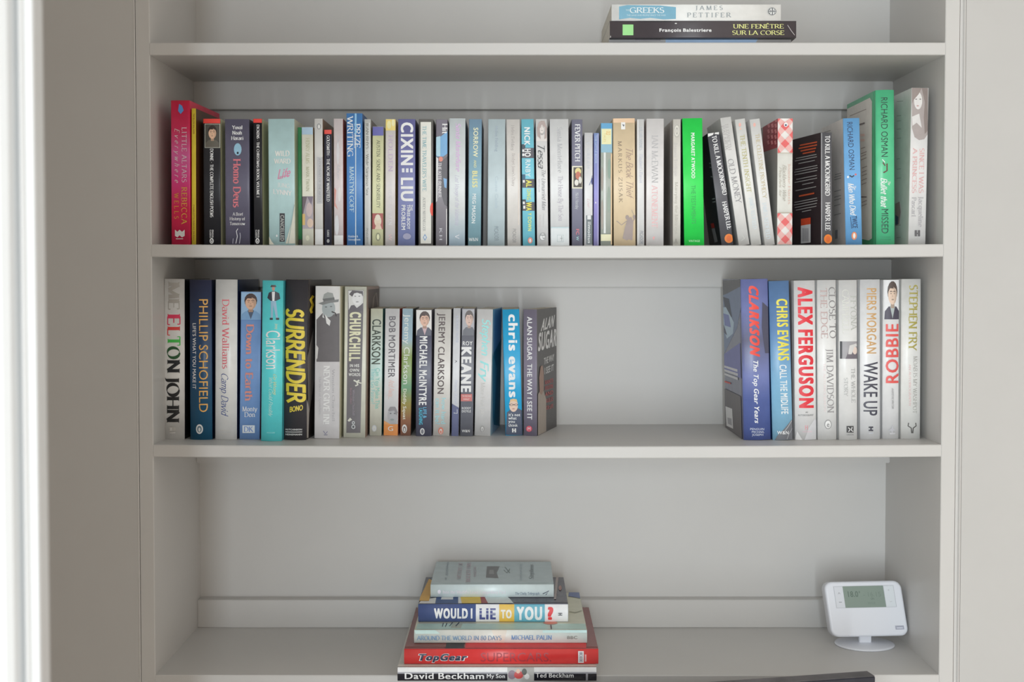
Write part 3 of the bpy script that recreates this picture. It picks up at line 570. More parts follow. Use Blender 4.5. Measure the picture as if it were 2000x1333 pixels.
book('white paperback with a sepia woman\'s portrait above large black handwriting', 1049, 1071.5, 1046, 233, C(212, 210, 210),
     [*portrait(1047, 234, 1070, 276, None, C(150, 134, 130), C(206, 190, 184), C(196, 186, 182)), N('portrait'), P([(1049, 250), (1053, 238), (1063, 236), (1068, 250), (1067, 270), (1063, 272), (1065, 250), (1058, 243), (1054, 252), (1056, 272), (1050, 266)], C(150, 134, 130)),
      TL, D('Tessa', 1056.5, 279, 328, 13, C(60, 60, 64), 'c', 1), N('script_lettering'), D('The Unmarried Man', 1061.5, 330, 410, 7.5, C(120, 120, 124), 'c', 1), AU, D('BESTSELLER', 1053, 350, 376, 3, C(170, 170, 174), 's'), D('Barbara Ewing', 1055, 420, 444, 3.5, C(190, 180, 180), 's'), D('a novel of secrets', 1062, 418, 446, 3.5, C(180, 180, 182), 's'), EM, El(1060, 463, 6.5, 7.5, C(130, 130, 130)), El(1060, 463, 5.4, 6.4, C(212, 210, 210)), D('P', 1060, 458, 468, 9, C(120, 120, 120), 'f')], rc=C(84, 70, 66))
book('widest off-white paperback of the row with tall thin grey lettering and a boxed emblem', 1075.5, 1112.5, 1073.5, 233, C(206, 208, 212),
     [AU, D('Santa Montefiore', 1093, 248, 338, 9, C(150, 150, 154), 'f', 1), TL, D('The House By The Sea', 1094.5, 344, 432, 9, C(156, 150, 160), 'f', 1), N('pale_cyan_foot'), R(1072, 445, 1118, 480, C(196, 206, 210)), R(1072, 443.6, 1118, 446, C(164, 182, 188)), EM, R(1088, 459, 1101, 473, C(168, 178, 180)), R(1089, 460, 1100, 472, C(198, 208, 212)), Ln([(1097, 461), (1097, 471)], 1, C(130, 134, 136)), Ln([(1094, 466), (1099, 466)], 1, C(130, 134, 136))], rc=C(120, 104, 100))
book('grey-purple paperback with a white title and small framed picture mid-spine', 1117, 1138.5, 1116.5, 233.5, C(116, 116, 134),
     [TL, D('FEVER PITCH', 1128, 243, 316, 9.5, C(206, 208, 214), 'F'), N('picture_band'), R(1117, 324.5, 1139, 368.5, C(214, 206, 176)), R(1120, 327, 1136.5, 366, C(70, 64, 58)), El(1129, 335, 6, 7, C(206, 182, 120)), El(1129, 343, 5, 8, C(168, 96, 76)), El(1126, 357, 4, 6, C(200, 194, 184)), El(1133, 352, 3, 7, C(190, 186, 178)), AU, D('Nick Hornby', 1127, 377, 409, 6, C(176, 178, 186), 'f'), EM, D('FC', 1128, 447, 459, 6, C(206, 100, 110), 'b'), D('W', 1128, 462, 470, 5, C(140, 176, 180), 'b')])
book('short thin white paperback with a dark label at its foot, left of the lilac-blue one', 1141, 1157.8, None, 259.5, C(206, 206, 210),
     [TL, D('ICE CREAM', 1149, 264, 330, 5, C(170, 172, 180), 's', tr=.3), AU, D('Love', 1150, 388, 405, 6, C(190, 160, 164), 'c'), N('drawing'), Ln([(1157, 343), (1155, 352), (1151, 362)], 1.6, C(120, 124, 150)), El(1156.5, 354, 2, 7, C(60, 66, 120)), EM, R(1145, 421, 1157.5, 478, C(92, 100, 104)), R(1147, 421, 1154, 429, C(206, 208, 210)), D('ilmoitus', 1151, 433, 476, 6, C(200, 206, 206), 'b')])
book('short very thin lilac-blue paperback left of the aged blue-green one', 1159.5, 1170, None, 260, [(0, C(140, 136, 190)), (.4, C(130, 124, 190)), (1, C(128, 148, 206))],
     [TL, D('THE LITTLE BOOK', 1164, 264, 320, 4, C(160, 176, 220), 's'), N('crease_marks'), R(1167.3, 262, 1168.4, 478, C(172, 168, 210)), El(1163.5, 396, 1, 2, C(220, 216, 236), 8)])
book('aged paperback with a blue top, small yellow label and mottled grey-green spine', 1173, 1196, None, 240.5, C(150, 156, 148),
     [BD, R(1170, 236, 1199, 298, C(120, 158, 176)), R(1170, 236, 1199, 251, C(72, 138, 178)), N('label'), R(1175, 252, 1194, 282, C(222, 206, 150)), D('OLD', 1188, 256, 264, 8, C(206, 150, 70), 'b'), D('TALES', 1181, 260, 278, 4, C(190, 170, 100), 's'), N('mottled_picture'), El(1190, 330, 3, 20, C(120, 140, 128)), El(1176, 350, 2.5, 24, C(138, 128, 120)), El(1189, 390, 3, 26, C(130, 144, 132)), El(1176, 420, 2.5, 30, C(142, 132, 124)), R(1179, 298, 1183, 456, C(196, 202, 198)), N('cream_band'), R(1170, 458, 1199, 471, C(214, 204, 160)), R(1193, 300, 1196.5, 478, C(206, 168, 132))], d=.115)
book('peach-tan paperback with brown handwriting and a grey dancing figure at the foot', 1198.8, 1242, 1197, 231.5, C(214, 178, 146),
     [N('worn_cap'), R(1196, 230, 1246, 240, C(206, 164, 132)), EM, R(1213, 239, 1221, 253, C(216, 212, 206)), P([(1215, 243), (1220, 244), (1218, 248)], C(80, 80, 90)), AU, D('MARKUS ZUSAK', 1210.5, 276, 396, 7, C(130, 112, 90), 'f', 2, tr=.25), TL, D('The Book Thief', 1229, 287, 384, 13, C(150, 126, 112), 'c', 1),
      N('figure_picture'), P([(1226, 426), (1233, 424), (1237, 434), (1235, 470), (1228, 468), (1224, 470), (1216, 466), (1220, 446)], C(140, 126, 122)), El(1225, 425, 3.6, 4.6, C(140, 126, 122)), Ln([(1234, 436), (1239, 428), (1238, 421)], 2, C(140, 126, 122)), Ln([(1224, 432), (1214, 440), (1207, 434), (1204, 432)], 1.4, C(140, 126, 122)), Ln([(1238, 421), (1235, 414), (1234, 410)], 1, C(150, 136, 126)), El(1239, 424, 3.4, 4, C(140, 126, 122), 10)])
book('thin white paperback with pale grey lettering right of the peach-tan one', 1244.5, 1259, 1244, 233, C(206, 206, 206),
     [AU, D('JULIAN BARNES', 1251.5, 248, 294, 5.5, C(154, 158, 166), 'f'), TL, D("Flaubert's Parrot", 1252, 302, 358, 5.5, C(166, 168, 182), 'f'), EM, D('PICADOR', 1253, 451, 477, 6.5, C(120, 122, 130), 's'), N('crease_marks'), R(1245, 234, 1246.5, 478, C(226, 228, 230))], rc=C(150, 120, 104))
book('pale pink-white paperback with grey then pink roman capitals', 1262, 1296.5, 1262.5, 232, C(212, 204, 204),
     [AU, D('IAN McEWAN', 1279, 264, 358, 12, C(156, 154, 156), 'f'), TL, D('ATONEMENT', 1278.5, 363, 446, 11, C(222, 158, 160), 'f'), EM, P([(1274, 464), (1279, 462), (1277, 470)], C(226, 140, 140))], rc=C(96, 74, 66))
book('beige paperback with an oval maze-like emblem at its top, left of the vivid green one', 1314, 1329.5, 1314.5, 233, C(198, 192, 182),
     [EM, El(1322, 256, 5.8, 12.5, C(150, 148, 142)), El(1322, 256, 4.6, 11, C(190, 186, 176)), El(1322, 256, 2.6, 7, C(150, 148, 142)), El(1322, 256, 1.4, 4, C(190, 186, 176)), AU, D('Joanna Trollope', 1320, 279, 345, 6, C(172, 168, 166), 'f'), TL, D('Marrying the Mistress', 1321, 356, 458, 6, C(164, 160, 152), 'f'), EM, P([(1316, 476), (1320, 466), (1324, 476)], C(130, 126, 120)), Face('L'), N('page_strip'), R(1303.5, 236, 1311, 478, C(196, 186, 176)), R(1309, 234, 1313, 478, C(226, 222, 212))], lc=C(200, 190, 178), d=.11)
book('vivid plain green paperback with a bold white name and dark green title', 1336.5, 1376, 1332.5, 231.5, C(0, 205, 66),
     [AU, D('MARGARET ATWOOD', 1353, 259, 349, 7, C(206, 238, 208), 'B', 1), TL, D('THE TESTAMENTS', 1354, 362, 438, 8, C(20, 140, 62), 's', 1), EM, H('VINTAGE', 1345, 1367, 471, 4, C(150, 230, 160), 'b')], lc=C(10, 50, 40), d=.14)
book('dark grey paperback leaning left beside the vivid green one, orange disc at its foot', 1409.5, 1433.5, 1381.5, 261, C(78, 78, 84),
     [TL, T('TO KILL A MOCKINGBIRD', (1390, 266), (1412, 382), (8.5, -1.6), C(222, 222, 224), 'F'), AU, T('HARPER LEE', (1410, 395), (1421, 449), (8.5, -1.6), C(222, 222, 224), 'F'), EM, El(1423.5, 466, 8.5, 9, C(240, 108, 20), 20), El(1423.5, 466, 4.5, 6, C(206, 90, 24), 12), N('worn_corner'), P([(1380, 268), (1382, 256), (1394, 258), (1392, 264)], C(206, 204, 200)), P([(1395, 262), (1396, 256), (1404, 256), (1404, 263)], C(196, 196, 192)),
      Face('L'), N('barcode_label'), P([(1388, 437), (1394, 436), (1396, 445), (1390, 446)], C(190, 40, 24)), P([(1390, 447), (1396, 446), (1402, 472), (1396, 474)], C(150, 150, 150)), N('back_cover_text'), P([(1385, 318), (1391, 317), (1391.5, 319), (1385.5, 320)], C(130, 140, 140)), P([(1386, 326), (1392, 325), (1392.5, 327), (1386.5, 328)], C(120, 130, 130)), P([(1388, 344), (1395, 343), (1395.5, 345), (1388.5, 346)], C(130, 140, 140)), P([(1391, 388), (1397, 387), (1397, 389), (1391.5, 390)], C(140, 150, 150)), P([(1392, 394), (1398, 393), (1398, 395), (1392.5, 396)], C(130, 140, 140))],
     lc=C(22, 30, 34), d=.11)
book('white leaning paperback, second of the left-leaning run, large thin grey capitals', 1443, 1465, 1406.5, 231, C(202, 200, 196),
     [AU, T('ELIZABETH', (1416, 243), (1423, 294), (6, -.9), C(152, 148, 148), 'f'), T('PALMER', (1409, 246), (1417, 294), (5.5, -.9), C(152, 148, 148), 'f'), TL, T('OLD MONEY', (1421, 312), (1438, 398), (10.5, -2), C(130, 128, 130), 'f'), EM, Ln([(1450, 460), (1454, 466), (1448, 470)], 1.2, C(176, 176, 170))], lc=C(196, 196, 192), d=.125)
book('white leaning paperback with olive title and tiny pink flower, third of the leaning run', 1467.5, 1488, 1435.3, 234, C(214, 214, 206),
     [EM, El(1445, 244, 2.6, 4, C(220, 150, 140), 9), El(1446, 252, 1.6, 2, C(220, 160, 140), 8), TL, T('THE TENTH INSIGHT', (1445, 264), (1459, 377), (8.5, -1.2), C(160, 154, 100), 'f'), AU, T('JAMES REDFIELD', (1463, 386), (1471, 448), (7, -1), C(178, 192, 206), 'f')], lc=C(206, 206, 202), rc=C(196, 196, 200), d=.12)
book('white leaning paperback with pale gold title and tiny pink flower, last of the leaning run', 1494, 1514.5, 1464, 234, C(212, 210, 206),
     [EM, El(1473.5, 244, 2.6, 4, C(220, 150, 140), 9), TL, T('THE CELESTINE PROPHECY', (1475, 262), (1490, 388), (7.5, -1), C(168, 154, 118), 'f'), AU, T('JAMES REDFIELD', (1489, 396), (1497, 468), (7.5, -1), C(176, 190, 206), 'f'), N('blue_edge'), P([(1484, 233), (1489, 233), (1503, 360), (1501, 362)], C(130, 144, 184))], lc=C(206, 204, 200), d=.12)
G1, G2, G3 = C(222, 84, 84), C(222, 208, 200), C(224, 152, 148)
def gingham(x0, y0, x1, y1):
    L = [N('gingham_print'), R(x0, y0, x1, y1, G2)]
    s = 8.5
    for i in range(-3, 12):
        for j in range(-3, 12):
            cx = x0 + (i - j) * s; cy = y0 + (i + j) * s
            if x0 - 2 < cx < x1 + 2 and y0 - 2 < cy < y1 + 2:
                c = G1 if (i % 2 == 0 and j % 2 == 0) else (G3 if (i % 2 == 0 or j % 2 == 0) else None)
                if c:
                    q = [(min(max(px_, x0), x1), min(max(py_, y0), y1)) for px_, py_ in ((cx, cy - s), (cx + s, cy), (cx, cy + s), (cx - s, cy))]
                    L.append(P(q, c))
    return L
book('paperback with red and cream gingham check at both ends of its cream spine', 1517.5, 1547.5, 1519, 231.5, C(204, 202, 190),
     gingham(1516, 230, 1550, 299) + gingham(1516, 417, 1550, 478) + [EM, El(1534, 244, 4, 4.4, W_), El(1534, 245, 2, 2, C(50, 56, 90), 8), AU, D('Joanne Harris', 1541, 320, 400, 4.5, C(196, 160, 150), 'f'), N('script_lettering'), D('Blackberry Wine', 1531.5, 322, 392, 7, C(150, 146, 138), 'c'), D('Peaches for', 1523.5, 326, 384, 5, C(160, 156, 146), 'c'), N('rule_lines'), R(1516, 299, 1550, 300, C(160, 150, 130)), R(1516, 415.5, 1550, 416.5, C(160, 150, 130)),
      Face('L'), N('gingham_print'), P([(1490, 220), (1519, 220), (1519, 288), (1490, 298)], C(150, 60, 70))] + [P([(1492 + 7 * (k % 3 + 1) , 232 + 11 * (k // 3)), (1496 + 7 * (k % 3 + 1), 230 + 11 * (k // 3)), (1498 + 7 * (k % 3 + 1), 237 + 11 * (k // 3)), (1494 + 7 * (k % 3 + 1), 239 + 11 * (k // 3))], C(206, 120, 124)) for k in range(15)],
     lc=C(150, 150, 146), d=.128)
def lines(face_pts):
    return [P(q, c) for q, c in face_pts]
def sk(x0, x1, y, h, c, s=-.2):                               # a line of small back-cover type, skewed with the cover's slant
    return P([(x0, y), (x1, y + (x1 - x0) * s), (x1, y + (x1 - x0) * s + h), (x0, y + h)], c)
OR_, LT = C(196, 78, 34), C(150, 148, 146)
book('upright black paperback showing its printed back cover, orange disc at the spine foot', 1604, 1627, 1603, 259, C(84, 84, 88),
     [N('rule_lines'), R(1604.4, 260, 1605.2, 476, C(170, 170, 172)), TL, D('TO KILL A MOCKINGBIRD', 1616, 265, 383, 9, C(222, 222, 224), 'F'), AU, D('HARPER LEE', 1616.5, 396, 451, 9, C(222, 222, 224), 'F'), EM, El(1617, 467, 8, 9, C(240, 108, 20), 20), El(1617, 467, 4.4, 6, C(206, 90, 24), 12),
      Face('L'), N('back_cover_text')] + [sk(a, b, y, 2.6, OR_) for a, b, y in ((1562, 1596, 283, ), (1560, 1596, 289), (1564, 1594, 294), (1568, 1592, 299))] + [sk(a, b, y, 1.6, LT) for a, b, y in ((1555, 1595, 309), (1553, 1596, 314), (1560, 1592, 319), (1554, 1597, 331), (1552, 1598, 336), (1553, 1597, 341), (1556, 1596, 350), (1553, 1597, 356), (1568, 1590, 360), (1555, 1595, 372), (1553, 1597, 395), (1552, 1598, 400), (1554, 1597, 405), (1556, 1596, 410), (1568, 1586, 413))] + [sk(1562, 1592, 382, 3, OR_),
      N('barcode_label'), P([(1566, 428), (1585, 425), (1585, 438), (1566, 441)], C(232, 64, 20)), P([(1566, 441), (1585, 438), (1585, 474), (1566, 476)], C(206, 204, 206))] + [P([(1569 + k * 2.2, 446), (1570.2 + k * 2.2, 446), (1570.2 + k * 2.2, 472), (1569 + k * 2.2, 472)], C(140, 138, 142)) for k in range(6)],
     lc=C(46, 36, 40), d=.112, beta=radians(11), Y=.03)
book('sky-blue paperback with a black name above white brush lettering', 1652, 1684.5, 1646.5, 231.5, C(92, 148, 206),
     [AU, T('RICHARD OSMAN', (1654, 238), (1659, 333), (10.5, -.5), C(36, 52, 84), 's'), N('figure_picture'), Ln([(1659, 343), (1664, 346), (1668, 343)], 2.4, C(40, 44, 60)), El(1671, 341, 2, 2, C(196, 90, 90), 8), El(1656, 346, 2, 2.4, C(220, 226, 232), 8), TL, T('Man Who Died', (1656, 358), (1661, 420), (10.5, -.4), C(226, 234, 242), 'C'), T('The', (1666, 362), (1666.5, 371), (5, 0), C(226, 234, 242), 'C'), T('TWICE', (1663, 422), (1665, 446), (10, -.2), C(34, 50, 84), 'b'), Ln([(1661, 424), (1663, 447)], 1, C(34, 50, 84)),
      EM, El(1668, 461, 5.4, 8, C(220, 120, 80)), El(1668, 461, 2.4, 5.4, C(232, 228, 220)), Face('L'), N('back_cover_text')] + [sk(a, b, y, 1.4, C(130, 126, 124), -.3) for a, b, y in ((1610, 1622, 258), (1631, 1643, 341), (1630, 1643, 346), (1630, 1643, 351), (1630, 1643, 374), (1630, 1643, 385), (1630, 1643, 391), (1630, 1642, 402), (1630, 1643, 420))] + [P([(1630, 446), (1642, 444), (1642, 468), (1630, 470)], C(196, 190, 186)), P([(1632, 450), (1637, 449), (1637, 466), (1632, 467)], C(120, 122, 130))],
     lc=C(208, 196, 190), d=.128, Y=.035)
book('tall green hardback with black sans capitals, its cream back cover bordered in green', 1711, 1748, 1709.5, 176.5, C(68, 172, 124),
     [AU, D('RICHARD OSMAN', 1725.5, 190, 308, 12.5, C(24, 50, 44), 's', 1), N('figure_picture'), Ln([(1723, 318), (1727, 324), (1731, 320), (1731, 334), (1724, 338)], 2.6, C(90, 50, 50)), Ln([(1722, 312), (1727, 318)], 1.6, W_), TL, D('Bullet that', 1725, 348, 404, 11, C(220, 240, 232), 'C'), D('The', 1735, 354, 362, 5, C(220, 240, 232), 'C'), D('MISSED', 1727, 408, 457, 13, C(24, 60, 50), 's'), EM, H('VIKING', 1720, 1738, 463.5, 2.5, C(44, 130, 96), 's'), H('PENGUIN', 1719, 1739, 468.5, 2.5, C(44, 130, 96), 's'),
      Face('L'), N('cream_panel'), P([(1652.5, 214), (1699, 191), (1703, 198), (1703, 466), (1697, 470), (1652, 462)], C(212, 200, 190)), N('back_cover_text')] + [sk(a, b, y, 1.6, C(140, 126, 120), -.42) for a, b, y in ((1660, 1692, 226), (1682, 1690, 290), (1682, 1693, 300), (1682, 1692, 305), (1682, 1693, 312), (1684, 1694, 328), (1684, 1693, 336), (1684, 1694, 343), (1684, 1694, 352), (1684, 1693, 360), (1684, 1694, 395), (1684, 1694, 402))] + [sk(1680, 1690, 242, 3, C(90, 80, 80), -.3), sk(1682, 1694, 384, 2, C(90, 80, 80), 0), sk(1682, 1690, 262, 4, C(226, 170, 160), 0), sk(1682, 1690, 272, 4, C(226, 170, 160), 0)],
     kind='hb', lc=C(46, 150, 104), d=.155, Y=.04)
book('tall white paperback with a long-haired woman\'s portrait at the top, last on its shelf', 1774, 1808, 1780.5, 172, C(214, 208, 206),
     [N('portrait'), P([(1781, 172), (1812, 172), (1813, 262), (1805, 272), (1795, 274), (1786, 268), (1781, 250)], C(150, 140, 138)), El(1793, 197, 8, 17, C(206, 198, 194), 18), P([(1781, 172), (1800, 172), (1794, 184), (1784, 196), (1781, 204)], C(130, 118, 114)), P([(1800, 172), (1812, 172), (1812, 255), (1806, 262), (1804, 230), (1806, 200)], C(124, 112, 108)), P([(1781, 228), (1795, 222), (1800, 250), (1790, 240), (1782, 246)], C(196, 190, 188)), El(1789, 194, 2, 1, C(110, 100, 98), 8), El(1797, 194, 2, 1, C(110, 100, 98), 8), El(1792, 207, 2.4, 1.2, C(170, 130, 128), 8),
      TL, T('SINCE I WAS', (1796, 290), (1794, 378), (9, 0), C(206, 150, 150), 'f'), T('A PRINCESS', (1783, 290), (1781, 378), (8, 0), C(206, 150, 150), 'f'), AU, T('Jacqueline', (1794, 384), (1793, 444), (9, 0), C(150, 146, 150), 'f'), T('Pascarl', (1781, 386), (1780, 424), (8, 0), C(150, 146, 150), 'f'), EM, R(1786, 450, 1790.5, 462, C(90, 88, 90)), R(1792, 450, 1796.5, 462, C(90, 88, 90)), R(1788, 455, 1795, 457.5, C(90, 88, 90)),
      Face('L'), N('back_cover_text')] + [sk(a, b, y, 1.3, C(160, 158, 156), -.1) for a, b, y in ((1752, 1764, 198), (1752, 1760, 226), (1752, 1760, 236), (1752, 1760, 252), (1752, 1760, 270), (1752, 1758, 310), (1752, 1760, 330), (1752, 1760, 348), (1752, 1760, 440), (1752, 1760, 464))] + [P([(1750, 398), (1758, 394), (1760, 414), (1757, 438), (1750, 442)], C(150, 120, 124)), P([(1750, 420), (1756, 424), (1755, 438), (1750, 440)], C(70, 70, 100))],
     lc=C(206, 202, 198), d=.15, Y=.035)

# ---- row 2 (lower middle shelf)
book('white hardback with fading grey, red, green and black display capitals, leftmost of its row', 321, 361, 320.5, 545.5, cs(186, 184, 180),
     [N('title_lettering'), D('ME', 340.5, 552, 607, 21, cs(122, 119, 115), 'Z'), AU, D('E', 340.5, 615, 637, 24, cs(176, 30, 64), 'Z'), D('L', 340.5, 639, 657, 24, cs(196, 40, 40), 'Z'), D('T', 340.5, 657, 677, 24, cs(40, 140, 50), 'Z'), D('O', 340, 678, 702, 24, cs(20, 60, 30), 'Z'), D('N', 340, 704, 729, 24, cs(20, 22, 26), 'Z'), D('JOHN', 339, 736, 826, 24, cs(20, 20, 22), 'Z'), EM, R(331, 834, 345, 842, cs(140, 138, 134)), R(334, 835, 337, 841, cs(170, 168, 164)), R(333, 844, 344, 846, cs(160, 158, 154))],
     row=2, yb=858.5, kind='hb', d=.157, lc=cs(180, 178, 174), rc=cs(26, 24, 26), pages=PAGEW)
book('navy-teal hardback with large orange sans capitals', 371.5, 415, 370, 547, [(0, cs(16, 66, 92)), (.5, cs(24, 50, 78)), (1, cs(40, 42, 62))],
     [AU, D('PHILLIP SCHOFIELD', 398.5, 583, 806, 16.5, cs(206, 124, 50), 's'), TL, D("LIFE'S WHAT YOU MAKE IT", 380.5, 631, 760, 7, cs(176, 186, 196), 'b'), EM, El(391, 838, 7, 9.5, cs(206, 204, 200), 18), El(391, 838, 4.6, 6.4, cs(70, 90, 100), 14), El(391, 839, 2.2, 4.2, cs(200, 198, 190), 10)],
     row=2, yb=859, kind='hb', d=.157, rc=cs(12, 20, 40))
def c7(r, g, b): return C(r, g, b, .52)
book('cream-white hardback with a pinkish-red name and navy handwriting', 420, 463, 421, 546.5, c7(200, 196, 190),
     [AU, D('David Walliams', 442, 585, 721, 13, c7(190, 80, 90), 'f'), TL, D('Camp David', 440, 728, 810, 13, c7(40, 56, 110), 'c'), EM, H('MICHAEL', 431, 451, 841, 2.5, c7(160, 156, 150), 's'), H('JOSEPH', 433, 450, 847, 2.5, c7(160, 156, 150), 's')],
     row=2, yb=859, kind='hb', d=.157, rc=c7(20, 28, 60))
book('mid-blue paperback, orange title under a smiling man in a blue shirt', 467.5, 507.5, 470.5, 570.5, c7(96, 128, 182),
     portrait(470, 571, 510, 625, c7(120, 150, 196), c7(60, 44, 40), c7(190, 140, 116), c7(96, 130, 166), c7(60, 70, 90)) + [TL, D('Down to Earth', 489, 634, 784, 14, c7(186, 112, 104), 'F', -3), AU, H('Monty', 474, 503, 799, 9, c7(214, 222, 232), 'f'), H('Don', 478, 499, 810, 9, c7(214, 222, 232), 'f'), EM, R(474, 831, 498, 846, c7(176, 190, 212)), H('DK', 477, 495, 838.5, 10, c7(90, 116, 166), 'F')],
     row=2, yb=859, d=.15, rc=c7(120, 40, 50))
book('turquoise hardback with a standing man in a dark jacket above narrow white lettering', 509.5, 551, 512.5, 548.5, C(64, 174, 184, .50),
     [N('figure_picture'), El(535, 564, 3, 4.4, c7(150, 110, 96)), P([(529, 561), (541, 561), (539, 557), (531, 557)], c7(60, 50, 50)), P([(526, 572), (533, 569), (538, 569), (546, 573), (548, 584), (544, 586), (540, 588), (530, 588), (527, 586), (523, 582)], c7(36, 40, 50)), P([(532, 570), (538, 570), (537, 590), (533, 590)], c7(180, 184, 190)), P([(530, 588), (540, 588), (544, 622), (540, 622), (535, 596), (534, 622), (530, 622)], c7(110, 140, 160)), R(528, 621, 534, 625, c7(40, 40, 44)), R(540, 621, 546, 625, c7(40, 40, 44)),
      AU, D('Jeremy', 541, 632, 643, 6, c7(190, 180, 140), 'c'), D('Clarkson', 534, 645, 722, 27, c7(214, 226, 228), 's'), D('', 0, 0, 1, 1, BK), TL, D('What Could Possibly', 530, 736, 812, 7, c7(150, 200, 180), 'c'), D('Go Wrong', 538, 730, 770, 6, c7(190, 170, 110), 'c'), EM, H('PENGUIN', 522, 538, 845, 2.6, c7(120, 206, 210), 's')],
     row=2, yb=862, kind='hb', d=.157, rc=C(40, 130, 140, .52), lc=C(60, 170, 180, .50))
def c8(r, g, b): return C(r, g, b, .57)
book('thick black hardback with hand-painted yellow capitals', 554, 598.5, 558.6, 547, c8(52, 50, 54),
     [TL, T('SURRENDER', (560, 603), (563, 785), (32, 2), c8(232, 170, 30), 'm', .05), AU, H('BONO', 567, 592, 800, 9, c8(232, 170, 30), 'm', -4, tr=.08), EM, H('HUTCHINSON', 558, 591, 839, 3.4, c8(206, 204, 200), 'b'), R(558, 843, 591, 844.4, c8(190, 190, 186)), H('HEINEMANN', 558, 591, 848.5, 3.4, c8(206, 204, 200), 'b'), Face('R'), N('title_lettering'), Ln([(612, 578), (607, 586), (611, 596), (607, 606), (609, 612)], 5, c8(230, 166, 20)), N('cover_photo'), P([(599, 700), (612, 640), (614, 740), (602, 820)], c8(96, 92, 90)), P([(599, 780), (604, 800), (602, 856), (599, 856)], c8(150, 146, 140))],
     row=2, yb=859.5, kind='hb', d=.16, rc=c8(40, 34, 34), beta=radians(-4))
book('grey and white paperback with an old photo of a man in a hat', 614, 663.5, 616, 559.5, C(184, 182, 182, .56),
     [N('hat_photo'), R(612, 559, 668, 707, C(200, 198, 196)), P([(618, 707), (618, 625), (630, 612), (640, 616), (652, 614), (664, 612), (666, 707)], C(92, 88, 90)), P([(615, 670), (622, 680), (620, 700), (615, 707)], C(180, 178, 176)), El(642, 603, 13, 17, C(146, 154, 156), 18), P([(630, 586), (633, 575), (640, 571), (650, 573), (654, 587), (640, 590)], C(138, 142, 140)), P([(631, 584), (653, 581), (654, 587), (632, 590)], C(96, 98, 98)), P([(622, 593), (636, 588), (654, 586), (662, 585), (661, 590), (645, 592), (630, 596)], C(112, 114, 114)), Ln([(648, 609), (655, 612), (657, 618)], 2.4, C(60, 56, 56)), P([(635, 614), (641, 622), (646, 627), (644, 637), (638, 632)], C(214, 212, 210)), P([(631, 612), (634, 622), (630, 620)], C(200, 200, 200)), El(637, 600, 2.4, 1, C(90, 94, 96), 8), El(647, 599, 2.4, 1, C(90, 94, 96), 8), N('grey_panel'), R(612, 707, 668, 860, C(176, 174, 176)),
      TL, D('NEVER GIVE IN!', 638.5, 715, 830, 11.5, C(234, 234, 234), 'F', -1), AU, D('Winston Churchill', 651.5, 722, 824, 5, C(150, 148, 152), 'f'), N('subtitle_lettering'), D("The Best of Speeches", 625.5, 735, 810, 4.5, C(158, 156, 160), 'f'), EM, Ln([(632, 842), (636, 848), (640, 843)], 1.4, C(110, 106, 140)), R(633, 849, 640, 850.5, C(120, 120, 140)), R(664, 556, 665, 860, C(190, 186, 160))],
     row=2, yb=857, d=.15, rc=C(186, 182, 158), beta=radians(-2))
book('paperback with cream border and charcoal panel, thick cream capitals under a man\'s face', 670.5, 713.5, 673.5, 560.5, C(206, 208, 184),
     [N('charcoal_panel'), P([(680, 567), (710.5, 567), (704, 846), (676.5, 846)], C(96, 92, 96)), N('portrait'), P([(680.5, 568), (710, 568), (709, 604), (700, 606), (692, 600), (681, 606)], C(196, 196, 194)), P([(682, 575), (688, 568), (709, 569), (709, 580), (706, 574), (692, 573), (688, 580)], C(84, 80, 84)), El(697.5, 584, 9.5, 12, C(216, 216, 222), 16), P([(681, 606), (686, 597), (692, 596), (697, 602), (705, 596), (709, 592), (709, 608)], C(88, 84, 90)), El(694, 579, 2, 1, GY, 8), El(702, 579, 2, 1, GY, 8), El(698, 590, 3, 1, GY, 8),
      TL, D('CHURCHILL', 694.5, 609, 706, 22, C(214, 210, 166), 'X', -2), N('subtitle_lettering'), H('IN HIS', 683, 702, 714.5, 6, C(206, 206, 200), 'B'), H('OWN', 683, 702, 723.5, 6, C(206, 206, 200), 'B'), H('WORDS', 681, 704, 732, 6, C(206, 206, 200), 'B'),
      N('figure_picture'), Ln([(691, 743), (697, 746), (702, 743)], 3, C(200, 202, 184)), Ln([(697, 746), (699, 752), (694, 754)], 3, C(196, 196, 180)), Ln([(697, 746), (706, 749)], 2.4, C(196, 196, 180)), P([(679, 822), (684, 816), (688, 820), (682, 824)], C(196, 196, 180)), AU, D('Winston Churchill', 691, 762, 812, 4, C(140, 132, 142), 'f'), D('Martin Gilbert', 686, 758, 790, 4, C(140, 112, 122), 'f'), EM, El(690.5, 826, 3, 3.4, LG), El(690.5, 834, 4, 4.4, LG), El(690.5, 826, 1.2, 1.6, DG), El(690.5, 834, 2, 2.4, DG),
      Face('R'), N('cover_photo'), P([(719, 566), (742, 564), (742, 604), (719, 604)], C(82, 70, 66)), Ln([(728, 602), (730, 582), (735, 572), (738, 600)], 2.4, C(130, 116, 108))],
     row=2, yb=855.5, d=.15, rc=C(140, 116, 104), lc=C(200, 204, 180), beta=radians(-1))
book('pale mint and yellow paperback with dark green wide capitals over teal lettering', 721.5, 745.5, 724, 603.5, [(0, C(206, 206, 182)), (.3, C(204, 208, 184)), (.5, C(170, 208, 196)), (.75, C(184, 210, 194)), (1, C(206, 210, 176))],
     [AU, D('CLARKSON', 736, 623, 713, 17, C(50, 60, 48), 'b', -2), TL, D('Can You Make This', 738, 719, 799, 8, C(80, 168, 156), 's', -1), D('Thing Go Faster?', 729, 720, 790, 8, C(110, 176, 176), 's', -1), *penguin(731, 837, C(176, 180, 190), C(206, 206, 182), .9)],
     row=2, yb=851.5, d=.128, lc=C(14, 70, 70), rc=C(60, 120, 116))
